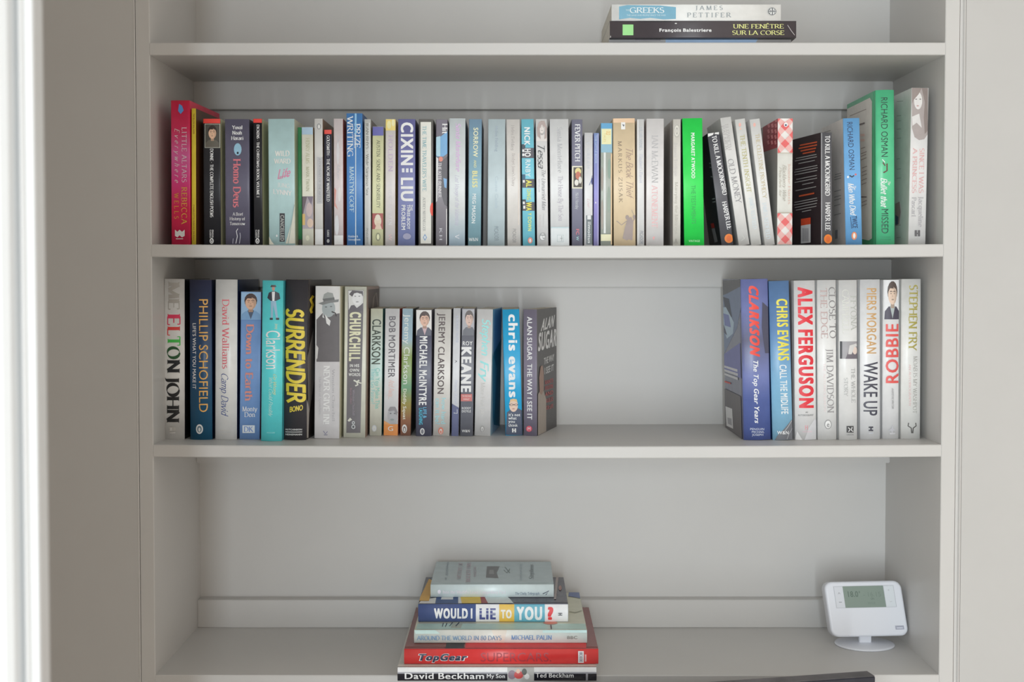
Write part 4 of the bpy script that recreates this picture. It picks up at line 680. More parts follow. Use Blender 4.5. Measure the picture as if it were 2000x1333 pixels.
book('white paperback with an orange foot and a grey head sketch above it', 749, 777.5, 752.5, 603.5, C(212, 212, 218),
     [AU, D('BOB MORTIMER', 766.5, 617, 738, 13, C(90, 86, 92), 'b', -2), TL, D('And Away...', 765, 742, 780, 11, C(222, 160, 150), 'c', -1), N('orange_foot'), R(745, 829, 782, 856, C(238, 126, 50)), P([(745, 829), (750, 822), (757, 826), (764, 830)], C(232, 140, 80)), N('portrait'), El(767, 812, 9.5, 17, C(150, 150, 154), 18), P([(758, 802), (762, 795), (772, 795), (777, 806), (774, 812), (770, 802), (762, 804)], C(120, 116, 120)), El(763, 808, 2, 1.3, C(90, 90, 94), 8), El(771, 808, 2, 1.3, C(90, 90, 94), 8), El(766, 820, 4, 2, C(120, 130, 130), 8), EM, H('G', 757, 769, 837.5, 9, W_, 's')],
     row=2, yb=851.5, d=.128, lc=C(190, 190, 196), rc=C(170, 60, 50))
book('paperback printed with a green field and sky and white rounded lettering', 781.5, 802.5, 786, 603.5, [(0, C(140, 100, 84)), (.12, C(156, 110, 84)), (.25, C(150, 140, 76)), (.38, C(104, 150, 120)), (.5, C(116, 140, 80)), (.62, C(120, 140, 74)), (.68, C(150, 164, 130)), (.76, C(150, 176, 196)), (1, C(160, 186, 212))],
     [AU, D('Jeremy Clarkson', 796, 615, 752, 11, C(206, 220, 206), 's', -3), TL, D('Diddly Squat', 791, 759, 820, 6, C(210, 208, 180), 'b', -1), EM, El(790, 838, 5, 8.5, C(214, 214, 210)), El(790, 839, 3, 6, C(110, 90, 80)), El(790, 840, 1.5, 4, C(214, 214, 210))],
     row=2, yb=851.5, d=.128, rc=C(30, 34, 26))
book('dark slate paperback with a dark-haired man\'s portrait over white and cyan capitals', 812, 843, 812.5, 605.5, C(84, 86, 104),
     portrait(813, 606, 846, 656, C(206, 202, 198), C(66, 50, 46), C(206, 156, 136), C(76, 78, 92), C(176, 150, 156)) + [AU, D('MICHAEL McINTYRE', 827.5, 656, 792, 15, C(226, 228, 236), 'B', -2), TL, D('LIFE &', 830, 795, 817, 6.5, C(76, 160, 206), 'b'), D('LAUGHING', 822, 797, 830, 7, C(40, 170, 214), 'b'), EM, El(825, 843, 4.6, 6.6, C(206, 208, 212)), El(825, 843, 2.6, 4.6, C(110, 112, 120))],
     row=2, yb=852.5, d=.128, lc=C(190, 186, 184), rc=C(120, 118, 130))
book('cream paperback with dark brown sans capitals over two pale cyan lines', 845.5, 878.5, 849, 604.5, C(206, 200, 192),
     [AU, D('JEREMY CLARKSON', 863.5, 613, 771, 12.5, C(74, 60, 60), 'b', -3), TL, D('how hard', 867, 777, 829, 8.5, C(120, 190, 214), 's', -1), D('can it be?', 855.5, 778, 830, 8.5, C(120, 190, 214), 's', -1), EM, El(861, 842, 5, 7, C(206, 100, 76)), El(861, 843, 2.8, 5, C(214, 208, 198)), El(861, 844, 1.5, 3, C(206, 100, 76))],
     row=2, yb=852, d=.128, rc=C(70, 60, 60))
book('thin pale lilac-grey paperback with a navy foot and a small bird silhouette', 881.5, 896, 885.5, 602.5, C(196, 200, 212),
     [AU, D('A POCKET GUIDE', 893, 616, 670, 4, C(160, 166, 190), 's'), EM, P([(887, 703), (893, 706), (888, 710), (891, 706)], C(40, 40, 50)), TL, D('Penguins Stopped', 891, 742, 790, 6, C(170, 174, 196), 'c'), N('navy_foot'), P([(879, 789), (898, 797), (898, 856), (879, 856)], C(72, 78, 116)), Ln([(886, 807), (893, 808), (893, 800)], 1, C(206, 210, 220))],
     row=2, yb=852.5, d=.12)
book('slate-grey paperback with a short-haired man\'s portrait over bold white capitals', 898.5, 924, 902, 603.5, C(104, 106, 116),
     portrait(903, 604, 930, 656, C(150, 150, 156), C(84, 76, 74), C(196, 162, 150), C(92, 94, 102)) + [AU, H('ROY', 903, 923, 671, 8, C(226, 228, 232), 'b'), D('KEANE', 911, 676, 767, 20, C(228, 230, 236), 'X', -1), TL, R(900, 770, 922, 784, C(176, 92, 88)), H('THE SECOND', 902, 920, 774, 3.4, C(214, 170, 166), 'b'), H('HALF', 905, 917, 780, 3.4, C(214, 170, 166), 'b'), AU, H('RODDY', 902, 920, 797.5, 4.5, C(206, 208, 212), 'b'), H('DOYLE', 902, 920, 803.5, 4.5, C(206, 208, 212), 'b'), EM, H('W&N', 902, 918, 842, 5, C(214, 216, 220), 'b')],
     row=2, yb=852.5, d=.128, rc=C(120, 116, 120))
book('white paperback with cyan handwriting, its blue and teal front cover showing', 926.5, 958, 931.5, 604.5, C(208, 206, 206),
     [AU, D('Stephen', 950, 622, 694, 15, C(130, 214, 218), 'C', -2), D('Fry', 946, 704, 742, 15, C(130, 214, 218), 'C'), TL, D('More Fool Me', 943.5, 748, 814, 8, C(176, 174, 172), 'f', -2), *penguin(942, 838, C(140, 138, 138), C(208, 206, 206), .9), Face('R'), N('cover_photo'), P([(962, 604), (980, 604), (980, 690), (964, 700)], C(90, 150, 184)), P([(964, 690), (980, 660), (980, 830), (964, 830)], C(20, 110, 130)), P([(962, 690), (970, 720), (966, 800), (962, 830)], C(60, 140, 160))],
     row=2, yb=852, d=.128, rc=C(150, 180, 200), pages=PAGEW, beta=radians(-6))
book('bright blue paperback with lower-case white letters and a man in glasses', 987.5, 1021, 981, 605, C(20, 150, 214),
     [AU, D('chris evans', 1002, 613, 778, 18, C(224, 234, 244), 'B', 1), N('portrait'), P([(988, 850), (990, 806), (1000, 798), (1012, 798), (1021, 802), (1021, 851)], C(50, 60, 84)), El(1003, 792, 8.6, 13, C(206, 168, 150), 16), P([(995, 788), (997, 780), (1009, 780), (1011, 788), (1006, 784), (999, 784)], C(196, 160, 110)), Ln([(994, 791), (1012, 791)], 1.6, C(60, 50, 50)), El(999, 791, 3, 2.4, C(80, 66, 64), 10), El(1008, 791, 3, 2.4, C(80, 66, 64), 10), El(999, 791, 2.2, 1.7, C(196, 160, 144), 10), El(1008, 791, 2.2, 1.7, C(196, 160, 144), 10), El(1003, 799, 3, .8, C(150, 90, 84), 8),
      TL, H("it's not", 993, 1016, 810.5, 5.5, C(214, 220, 230), 'b'), H('what', 993, 1009, 817, 5.5, C(214, 220, 230), 'b'), H('you', 993, 1006, 823.5, 5.5, C(214, 220, 230), 'b'), H('think', 993, 1011, 831, 5.5, C(214, 220, 230), 'b'), EM, R(1000, 837, 1003, 845, W_), R(1005, 837, 1008, 845, W_), R(1001, 840, 1007, 842, W_)],
     row=2, yb=851.5, d=.13, rc=C(16, 40, 90), lc=C(20, 120, 180))
book('grey-purple paperback turned to show its black front cover with white capitals', 1022.5, 1049, 1022, 604.5, C(112, 106, 122),
     [TL, D('ALAN SUGAR  THE WAY I SEE IT', 1034.5, 619, 820, 9.5, C(232, 232, 238), 'b'), EM, El(1033.5, 838, 6, 6, C(210, 74, 92), 10), H('M', 1030, 1037, 838, 6, C(236, 180, 186), 'b'), Face('R'), N('author_lettering'), T('ALAN', (1056, 648), (1081, 638), (3.5, -24), C(206, 206, 206), 'B'), T('SUGAR', (1050, 687), (1086, 676), (2, -36), C(214, 214, 214), 'B'),
      N('title_lettering'), T('THE WAY', (1062, 713), (1082, 704), (0, -13), C(190, 190, 190), 'B'), T('I SEE IT', (1063, 732), (1081, 724), (0, -13), C(190, 190, 190), 'B'), N('subtitle_lettering')] +
      [T(t, (1064, y), (1080, y - 5), (0, -8), C(170, 80, 80), 'b') for t, y in (('RANTS', 752), ('REVELATIONS', 763), ('AND', 775), ('RULES', 788), ('FOR LIFE', 802))] + [N('portrait'), P([(1050, 851), (1050, 770), (1054, 764), (1060, 762), (1066, 780), (1066, 843)], C(150, 140, 130)), P([(1053, 768), (1052, 738), (1055, 716), (1059, 714), (1061, 730), (1061, 762), (1057, 772)], C(140, 112, 98))],
     row=2, yb=851.5, d=.128, rc=C(64, 62, 62), beta=radians(-16))
book('deep blue hardback with slanting red capitals, its car-printed back cover showing', 1452.5, 1506, 1446.2, 546, [(0, C(74, 88, 144)), (.25, C(76, 90, 144)), (.4, C(98, 108, 158)), (.62, C(86, 88, 112)), (.8, C(108, 116, 164)), (1, C(104, 112, 164))],
     [AU, T('CLARKSON', (1461, 555), (1464, 693), (19, 6), C(236, 50, 34), 'X'), TL, T('The Top Gear Years', (1470, 702), (1473, 826), (9.5, 2.5), C(222, 228, 240), 'b'), EM, H('PENGUIN', 1464, 1492, 838, 4, C(180, 190, 220), 's'), H('MICHAEL', 1467, 1492, 843.5, 4, C(180, 190, 220), 's'), H('JOSEPH', 1468, 1490, 849, 4, C(180, 190, 220), 's'), N('dark_cloud'), P([(1488, 590), (1500, 600), (1502, 690), (1494, 690), (1487, 640)], C(66, 66, 84)),
      Face('L'), N('car_photo'), P([(1404, 556), (1446, 552), (1447, 600), (1440, 640), (1412, 690), (1406, 640)], C(110, 124, 150)), P([(1402, 548), (1446, 546), (1446, 560), (1420, 574), (1404, 576)], C(92, 92, 94)), P([(1411, 580), (1424, 584), (1430, 620), (1418, 612)], C(60, 66, 80)), P([(1408, 600), (1418, 600), (1434, 630), (1432, 652), (1420, 662), (1410, 640)], C(160, 180, 206)), P([(1412, 612), (1424, 616), (1428, 640), (1416, 636)], C(110, 120, 170)), P([(1409, 628), (1414, 634), (1421, 656), (1415, 650)], C(70, 76, 96)), P([(1410, 690), (1446, 670), (1448, 740), (1410, 720)], C(104, 108, 160)), N('back_cover_text'), P([(1408, 711), (1441, 722), (1441, 727), (1408, 715)], C(190, 190, 196)), P([(1408, 718), (1442, 730), (1442, 735), (1408, 722)], C(190, 190, 196)), P([(1408, 725), (1442, 738), (1442, 743), (1408, 729)], C(190, 190, 196)), P([(1416, 744), (1428, 748), (1428, 751), (1416, 747)], C(190, 60, 50)), P([(1408, 755), (1448, 775), (1450, 858), (1415, 838)], C(96, 92, 94)),
      N('barcode_label'), P([(1418, 794), (1431, 799), (1433, 838), (1420, 832)], C(222, 222, 224)), P([(1422, 816), (1430, 818), (1431, 832), (1423, 828)], C(150, 150, 154))],
     row=2, yb=860, kind='hb', d=.157, lc=C(88, 90, 110))
book('steel-blue hardback with yellow capitals above narrow white ones', 1508.8, 1549, 1500.8, 549.5, [(0, C(120, 166, 196)), (.3, C(110, 160, 196)), (.7, C(84, 120, 164)), (1, C(86, 118, 160))],
     [AU, T('CHRIS EVANS', (1515, 583), (1519, 705), (22, 0), C(222, 192, 50), 'B'), TL, T('CALL THE MIDLIFE', (1521, 712), (1525, 809), (14, 0), C(214, 226, 236), 'b'), N('rock_picture'), P([(1546, 820), (1549, 822), (1549, 862), (1513, 862), (1518, 850), (1530, 838)], C(96, 98, 104)), Ln([(1546, 822), (1538, 834), (1528, 846)], 1.2, C(160, 162, 166)), Ln([(1548, 836), (1540, 848), (1536, 858)], 1.2, C(150, 152, 156)), EM, H('W&N', 1517, 1540, 845, 6.5, C(226, 232, 236), 'b'), N('crowd_picture'), R(1544, 549, 1550, 620, C(60, 50, 60)), R(1545, 600, 1550, 640, C(150, 110, 120))],
     row=2, yb=860, kind='hb', d=.157, lc=C(30, 60, 110), rc=C(70, 60, 70))
book('white hardback with very large red block capitals', 1552.5, 1595, 1549.5, 548.5, C(214, 212, 212),
     [AU, D('ALEX FERGUSON', 1571.5, 561, 799, 29, C(206, 28, 44), 'X', 3), TL, H('MY', 1572, 1577, 805.5, 3, C(90, 90, 90), 'b'), H('AUTOBIOGRAPHY', 1558, 1588, 811, 3.4, C(110, 110, 110), 'b'), N('grey_photo'), P([(1570, 862), (1578, 836), (1591, 818), (1596, 822), (1596, 862)], C(180, 180, 184)), P([(1553, 862), (1556, 842), (1566, 862)], C(200, 198, 200)), EM, H('H', 1571, 1577, 835, 8, C(222, 120, 130), 'f'), H('HODDER', 1566, 1585, 843, 3, C(230, 170, 180), 's')],
     row=2, yb=859.5, kind='hb', d=.157, pages=PAGEW)
book('white hardback with grey roman capitals in two columns and a small round monogram', 1597, 1634.5, 1595.5, 547.5, C(212, 212, 210),
     [TL, D('CLOSE TO', 1624, 561, 662, 13, C(118, 116, 118), 'f', 2), D('THE EDGE', 1607.5, 563, 662, 12, C(160, 136, 134), 'f', 2), AU, D('JIM DAVIDSON', 1619.5, 681, 807, 13, C(130, 128, 130), 'f', 2), N('subtitle_lettering'), D('THE AUTOBIOGRAPHY', 1609, 710, 806, 4, C(206, 180, 180), 'f', 1), EM, El(1616, 829, 7, 9, C(120, 120, 122), 18), El(1616, 829, 5.6, 7.6, C(212, 212, 210), 18), H('e', 1613, 1619, 829, 10, C(120, 120, 122), 'b')],
     row=2, yb=859.5, kind='hb', d=.157, pages=PAGEW)
book('white hardback with a small photo of a woman mid-spine and very faint capitals', 1638.5, 1675, 1637.5, 547.5, C(210, 210, 208),
     [AU, D('FFYONA', 1666, 578, 645, 12, C(158, 160, 156), 'f', 1), D('CAMPBELL', 1650, 566, 652, 12, C(186, 186, 178), 'l', 1), PR, R(1640, 667, 1676, 701, C(140, 138, 142)), R(1640, 667, 1644, 701, C(56, 56, 60)), P([(1650, 701), (1656, 686), (1666, 678), (1674, 680), (1676, 701)], C(96, 90, 98)), El(1669, 685, 5, 7.5, C(210, 180, 170)), P([(1658, 675), (1672, 671), (1676, 676), (1668, 678), (1662, 692), (1655, 692)], C(184, 182, 180)), TL, D('THE WHOLE', 1665, 719, 787, 8, C(150, 150, 150), 'f', 1), D('STORY', 1651, 738, 774, 7, C(154, 154, 154), 'f'), EM, R(1652, 832, 1666, 845, C(60, 60, 62)), Ln([(1655, 835), (1659, 838), (1656, 843)], 1.6, W_), Ln([(1663, 834), (1661, 840), (1665, 843)], 1.6, W_), H('ORION', 1652, 1666, 849, 3, C(120, 120, 122), 's')],
     row=2, yb=859.5, kind='hb', d=.157, pages=PAGEW)
book('cool-white hardback with gold capitals above large charcoal capitals', 1679.5, 1719.5, 1679, 546.5, C(214, 216, 224),
     [AU, D('PIERS MORGAN', 1701, 562, 692, 19, C(176, 138, 88), 'b'), TL, D('WAKE UP', 1700, 707, 812, 27, C(62, 62, 74), 'b', -1), EM, R(1695, 833, 1704, 836, C(60, 60, 70)), R(1695, 839, 1704, 842, C(60, 60, 70)), R(1698, 836, 1701, 839, C(60, 60, 70)), R(1695, 845, 1704, 847, C(170, 172, 180))],
     row=2, yb=858.5, kind='hb', d=.157, pages=PAGEW)
book('white hardback with a dark-haired man\'s photo over red capitals reading upwards', 1723, 1755.5, 1724, 547, C(214, 214, 218),
     portrait(1726, 546, 1758, 624, C(206, 206, 212), C(76, 64, 60), C(208, 172, 154), C(66, 62, 76), C(150, 160, 160)) + [AU, U('ROBBIE', 1741.5, 632, 751, 25, C(224, 74, 70), 'b'), N('subtitle_lettering'), U('WILLIAMS BIOGRAPHY', 1742, 759, 799, 4, C(120, 120, 124), 'c'), EM, P([(1741, 830), (1743, 837), (1749, 841), (1743, 841), (1741, 848), (1738, 841), (1733, 841), (1739, 837)], C(170, 170, 176)), R(1736, 845, 1747, 848, C(180, 180, 184))],
     row=2, yb=857.5, kind='hb', d=.157, pages=PAGEW)
book('ivory hardback with olive-gold capitals and a black antler emblem, rightmost of its row', 1759, 1797.5, 1760.5, 545.5, C(214, 214, 206),
     [AU, D('STEPHEN FRY', 1783, 557, 685, 16, C(150, 140, 66), 'F', -2), TL, D('MOAB IS MY WASHPOT', 1786.5, 696, 808, 8, C(150, 148, 144), 'f', -1), N('subtitle_lettering'), D('AN AUTOBIOGRAPHY', 1775.5, 712, 794, 4, C(206, 160, 160), 'f'), EM, Ln([(1773, 826), (1772, 832), (1778, 836), (1779, 846)], 2.2, C(76, 74, 72)), Ln([(1787, 826), (1788, 832), (1782, 836), (1781, 846)], 2.2, C(76, 74, 72))],
     row=2, yb=857.5, kind='hb', d=.157, pages=PAGEW)

# ---- lying books
def flat(label, group, x0, x1, ytop, ybot, z, sc, tc, elems, d, kind='hb', Y=None, beta=0.0, pages=PAGEW, xback=None):
    xm = (x0 + x1) / 2
    if Y is None: Y = onZ(xm, ybot, z).y
    zt = onY(xm, ytop, Y).z; t = zt - z
    X0, X1 = xat(x0, Y, (z + zt) / 2), xat(x1, Y, (z + zt) / 2)
    # local x -> up, local z -> left, so the spine reads left to right
    M = Matrix.Translation((X1, Y, z)) @ Matrix.Rotation(beta, 4, 'Z') @ Matrix(((0, 0, -1, 0), (0, 1, 0, 0), (1, 0, 0, 0), (0, 0, 0, 1)))
    make_book(label, group, M, t - .0002, d, (X1 - X0), kind, sc, tc, tc, elems, pages)
    return zt
G3_ = 'books lying in the stack on the bottom shelf'; G0 = 'books lying on the top shelf'
z = shz(3, 0)
z = flat('glossy black and white hardback at the bottom of the low stack, large white outlined name', G3_, 776.5, 1165, 1303.5, 1331, z, [(0, C(28, 28, 36)), (1, C(34, 34, 42))], C(176, 174, 166),
     [N('white_band'), R(774, 1298, 1170, 1312.5, C(226, 226, 230)), N('grey_band'), R(774, 1312.5, 1170, 1315.5, C(140, 140, 148)), N('football_photo'), R(991, 1303, 1043, 1331, C(160, 160, 158)), El(1000, 1318, 8, 9, C(120, 104, 116)), El(1013, 1318, 9, 8, C(176, 60, 60)), El(1012, 1311, 4, 4, C(206, 160, 140)), El(1029, 1321, 5, 6, C(222, 222, 222)), El(1024, 1312, 5, 6, C(80, 84, 80)), AU, H('David Beckham', 789, 947, 1320, 12.5, C(224, 224, 228), 'b'), TL, H('My Son', 950, 987, 1320, 8, C(216, 216, 220), 'b'), AU, H('Ted Beckham', 1046, 1121, 1318.5, 9, C(216, 216, 220), 'b'), EM, R(1144, 1314, 1148, 1329, C(140, 140, 146))], .235)
z2 = z
z = flat('bright red large-format hardback, second from the bottom of the low stack', G3_, 789.5, 1168.5, 1268, 1298, z, C(206, 44, 44), C(112, 50, 46),
     [AU, T('TopGear', (813.5, 1291), (911.5, 1291), (4.5, -14.5), C(206, 200, 206), 'O'), T('TopGear', (815, 1290), (910, 1290), (4, -13), C(30, 36, 60), 'X'), TL, H('SUPERCARS.', 938, 1078, 1283.5, 17, C(150, 40, 50), 's'), EM, R(1129, 1272, 1140, 1295, C(200, 196, 200)), D('BBC BOOKS', 1134.5, 1274, 1293, 6, C(70, 60, 80), 'b'), R(1142, 1278, 1145, 1292, C(226, 150, 150)),
      Face('R'), N('cover_print'), P([(870, 1267), (905, 1267), (908, 1256), (872, 1256)], C(40, 34, 36)), P([(908, 1267), (1145, 1267), (1145, 1256), (910, 1256)], C(206, 30, 34))], .226)
z = flat('pale blue-green travel hardback with a watery wash cover, third from the bottom of the stack', G3_, 809, 1146.5, 1231, 1257, z, [(0, C(178, 200, 196)), (.2, C(184, 206, 200)), (.5, C(200, 204, 192)), (.75, C(206, 206, 192)), (1, C(186, 208, 198))], C(176, 176, 156),
     [N('watercolour_wash'), P([(808, 1230), (850, 1230), (860, 1238), (812, 1238)], C(166, 196, 190)), P([(960, 1230), (990, 1230), (984, 1257), (970, 1257)], C(204, 190, 176)), P([(1060, 1230), (1146, 1230), (1146, 1236), (1060, 1236)], C(166, 206, 204)), TL, H('AROUND THE WORLD IN 80 DAYS', 815, 980, 1246, 8.5, C(98, 128, 158), 'F'), AU, H('MICHAEL PALIN', 999, 1078, 1245, 8.5, C(88, 124, 168), 'F'), EM, H('BBC', 1107, 1128, 1245, 6, C(110, 110, 104), 'b'),
      Face('R'), N('watercolour_wash'), P([(812, 1230), (1145, 1230), (1143, 1219), (816, 1219)], C(160, 190, 180)), P([(880, 1228), (900, 1228), (904, 1218), (884, 1218)], C(150, 160, 148)), Ln([(864, 1225), (866, 1218)], 1.5, C(40, 44, 60)), Ln([(870, 1225), (873, 1218)], 1.5, C(40, 44, 60)), Ln([(878, 1224), (884, 1217)], 1.5, C(40, 44, 60)), Ln([(890, 1224), (897, 1217)], 1.5, C(40, 44, 60)), El(1075, 1218, 14, 3, C(190, 110, 90)), Ln([(1076, 1222), (1077, 1230)], 2, C(40, 44, 60)), Ln([(1112, 1196), (1124, 1198), (1136, 1194)], 1, C(120, 120, 100)), N('blue_label'), P([(1110, 1152), (1135, 1149), (1135, 1170), (1110, 1166)], C(100, 112, 150))], .215)
z = flat('quiz-show hardback with blue, yellow, teal and white blocks across its spine', G3_, 817, 1109.5, 1180.5, 1215.5, z, C(66, 82, 128), C(66, 66, 78),
     [N('white_block'), R(929.5, 1178, 975, 1218, C(214, 214, 224)), N('yellow_block'), R(975, 1178, 1004.5, 1218, C(226, 164, 60)), N('teal_block'), R(1004.5, 1178, 1064, 1218, C(84, 152, 172)), N('white_block'), R(1064, 1178, 1110, 1218, C(216, 216, 224)), TL, H('WOULD I', 848, 924, 1198, 20, C(224, 224, 234), 'X'), H('LIE', 935, 969, 1199, 22, C(60, 66, 120), 'X'), R(932, 1191, 972, 1192.2, C(214, 214, 224)), R(932, 1198, 972, 1199, C(214, 214, 224)), H('TO', 978, 1000, 1199, 17, C(238, 224, 206), 'X'), H('YOU', 1009, 1060, 1198, 26, C(220, 232, 240), 'X'), H('?', 1067, 1082, 1198, 25, C(206, 44, 50), 'X'), EM, R(1090, 1196.5, 1098, 1198, DG), R(1090, 1200, 1098, 1201.5, DG), R(1093, 1197, 1094.5, 1201, DG),
      Face('R'), N('cover_print'), P([(818, 1179.5), (850, 1179.5), (852, 1168), (823, 1173)], C(206, 206, 206)), P([(850, 1179.5), (895, 1179.5), (895, 1166), (853, 1166)], C(44, 70, 120)), P([(861, 1172), (885, 1172), (885, 1166), (863, 1166)], C(206, 206, 210)), P([(895, 1179.5), (902, 1179.5), (899, 1166), (895, 1166)], C(206, 206, 210)), P([(902, 1179.5), (940, 1179.5), (938, 1166), (899, 1166)], C(222, 168, 40)), P([(940, 1179.5), (953, 1179.5), (946, 1166), (938, 1166)], C(140, 50, 50)), P([(953, 1179.5), (1003, 1179.5), (995, 1170), (990, 1166), (946, 1166)], C(190, 206, 204)),
      P([(818, 1175), (838, 1175), (846, 1136), (838, 1132), (820, 1166)], C(206, 150, 60)), P([(1085, 1122), (1090, 1122), (1086, 1172), (1082, 1172)], C(150, 140, 140)), R(1092, 1122, 1102, 1127, C(120, 116, 126)), El(1094, 1150, 3, 5, C(150, 116, 110))], .167)
z = flat('pale duck-egg blue book on top of the low stack, faint pink and grey lettering', G3_, 841, 1081.5, 1142, 1167.5, z, C(182, 206, 214), C(152, 168, 172),
     [EM, El(858, 1156, 3, 4, C(196, 190, 214)), TL, H("Into the World's Least Compelling Past", 865, 988, 1156.5, 6, C(202, 188, 208), 'f'), AU, H('The Daily Telegraph', 1006, 1054, 1159, 5, C(120, 134, 148), 'F'), EM, Ln([(1060, 1160), (1072, 1154), (1066, 1162)], 1.6, C(60, 64, 80)),
      Face('R'), N('cover_drawing'), P([(949, 1129), (974, 1130), (970, 1120), (976, 1107), (951, 1107)], C(104, 106, 108)), P([(955, 1122), (965, 1122), (964, 1114), (956, 1114)], C(130, 132, 134)), Ln([(984, 1114), (990, 1120), (996, 1112)], 1.3, C(110, 124, 124)), Ln([(986, 1108), (996, 1120)], 1.2, C(110, 124, 124)), N('cover_lettering'), T('Stephens', (1042, 1133), (1042, 1104), (-9, 0), C(110, 118, 122), 'c'), T('mostly true', (930, 1128), (930, 1108), (-7, 0), C(170, 160, 168), 's'), T('BIGGEST FIBS', (918, 1138), (920, 1100), (-8, 0), C(178, 156, 166), 'f'), T('HISTORY OF', (900, 1132), (904, 1100), (-8, 0), C(172, 156, 164), 'f'), T('a guide', (872, 1134), (877, 1098), (-5, 0), C(146, 158, 166), 's'), T('COMPLETELY', (1020, 1134), (1019, 1102), (-4, 0), C(146, 160, 168), 's')], .152)

z = shz(0, 0)
z = flat('thin blue-grey book under the two others on the top shelf', G0, 1189, 1545, 76.5, 84.3, z, C(150, 150, 152), C(150, 150, 152), [N('cover_print'), P([(1300, 76), (1480, 75), (1475, 85), (1300, 85)], C(130, 156, 190)), P([(1240, 76), (1290, 76), (1290, 80), (1240, 80)], C(120, 118, 124))], .20, 'pb', Y=.022)
z = flat('black book with a lime-green square on its spine, on the top shelf', G0, 1191, 1555, 40.5, 76, z, C(62, 56, 60), C(50, 46, 50),
     [N('green_square'), R(1216, 48, 1237, 69, C(128, 196, 116)), AU, H('François Balestriere', 1287, 1390, 59, 6.5, C(220, 220, 220), 'B'), TL, H('UNE FENÊTRE', 1432, 1531, 51.5, 8, C(206, 208, 120), 'f'), H('SUR LA CORSE', 1430, 1532, 64, 8, C(206, 208, 120), 'f'), N('scuff_marks'), Ln([(1538, 49), (1545, 60), (1552, 69)], 1, C(160, 156, 156)), El(1320, 46, 2.4, 1, C(200, 200, 200), 8), R(1192, 70, 1193, 74, C(190, 190, 186)), N('dark_top_patch'), P([(1240, 40), (1312, 40), (1310, 42.5), (1296, 43), (1250, 42)], C(30, 28, 30))], .21, 'pb', Y=.012)  # includes a darker patch along part of the spine's upper edge
z = flat('white book with a torn-edged blue patch on its spine, uppermost on the top shelf', G0, 1194.5, 1525, 8, 40.3, z, C(212, 214, 208), C(200, 198, 190),
     [N('blue_patch'), P([(1209, 13), (1225, 10), (1290, 11), (1320, 14), (1320, 37), (1296, 38), (1270, 35), (1250, 37), (1230, 35), (1209, 38)], C(96, 146, 168)), TL, H('GREEKS', 1230, 1298, 20, 10.5, C(206, 222, 226), 'f'), D('', 0, 0, 1, 1, BK), H('THE', 1222, 1229, 20, 3, C(180, 204, 212), 'f'), N('subtitle_lettering'), H('THE LAND AND PEOPLE SINCE THE WAR', 1224, 1300, 30, 3, C(176, 200, 210), 's'), AU, H('JAMES', 1358, 1412, 15.5, 8, C(124, 132, 136), 'f', tr=.35), H('PETTIFER', 1342, 1428, 29.5, 8.5, C(124, 132, 136), 'f', tr=.25), EM, El(1508, 22.5, 8, 7.5, C(100, 102, 104), 18), El(1508, 22.5, 6.6, 6.2, C(212, 214, 208), 18), R(1507, 15, 1509.5, 30, C(100, 102, 104)), R(1501, 21.5, 1516, 23.2, C(100, 102, 104)), Ln([(1503, 18), (1505, 22), (1503, 27)], 1.2, C(100, 102, 104)), Ln([(1513, 18), (1511, 22), (1513, 27)], 1.2, C(100, 102, 104))], .205, 'pb', Y=.014)

# ------------------------------------------------------------------ digital thermostat on its round foot
PL = mat('white_plastic', (0.80, 0.82, 0.88, 1), 0.35, 0.004, 20)
zs = shz(3, .5); base = onZ(1688.5, 1260, zs)
th = bpy.data.objects.new('thermostat', None); COL.objects.link(th); th.location = (base.x, base.y, zs)
tag(th, 'white room thermostat with a green display on a round foot, bottom shelf', 'thermostat')
def lathe(name, prof, mats, parent, n=48, sx=1, sy=1):
    vs = []; fs = []
    for i in range(n):
        a = 2 * pi * i / n
        vs += [(r * cos(a) * sx, r * sin(a) * sy, z) for r, z in prof]
    m = len(prof)
    for i in range(n):
        j = (i + 1) % n
        for k in range(m - 1): fs.append((i * m + k, j * m + k, j * m + k + 1, i * m + k + 1))
    fs.append(tuple(i * m + m - 1 for i in range(n))); fs.append(tuple(i * m for i in range(n))[::-1])
    me = bpy.data.meshes.new(name); me.from_pydata(vs, [], fs)
    for p in me.polygons: p.use_smooth = len(p.vertices) == 4
    return link(name, me, mats, parent)
lathe('round_foot', [(.0455, 0), (.0470, .0006), (.0475, .0016), (.0470, .0028), (.0440, .0036), (.001, .0055)], [PL], th, 56, 1, .82)
# stem leaning back, then the tilted casing
pw = (onY(1766, 1190, base.y).x - onY(1616, 1190, base.y).x) / 2; ztop = onY(1689, 1141, base.y).z - zs; zbot = onY(1689, 1242, base.y).z - zs
ph = (ztop - zbot)
ax = Matrix.Translation((0.0018, -.004, zbot)) @ Matrix.Rotation(radians(-1.2), 4, 'Y') @ Matrix.Rotation(radians(-14), 4, 'X')
def rrect(hw, z0, z1, r, n=7, shear=0.0):
    pts = []
    for cx, cz, a0 in ((hw - r, z1 - r, 0), (-hw + r, z1 - r, 90), (-hw + r, z0 + r, 180), (hw - r, z0 + r, 270)):
        for i in range(n + 1):
            a = radians(a0 + 90 * i / n); pts.append((cx + r * cos(a) + shear * ((cz + r * sin(a)) - (z0 + z1) / 2), cz + r * sin(a)))
    return pts
SHR = -.075
ph2 = ph / cos(radians(14))
vs = []; fs = []
rings = [(-.0085, .0030), (-.0112, .0008), (-.0124, -.0000), (.010, 0), (.0125, .0012), (.0135, .004)]
rings = [(-.0130, .0035), (-.0124, .0014), (-.0108, .0002), (-.0085, 0), (.0095, 0), (.012, .0012), (.0135, .004)]
for yy, ins in rings:
    for x, z_ in rrect(pw - ins, ins, ph2 - ins, .0125 - ins * .5, 7, SHR): vs.append((x, yy, z_))
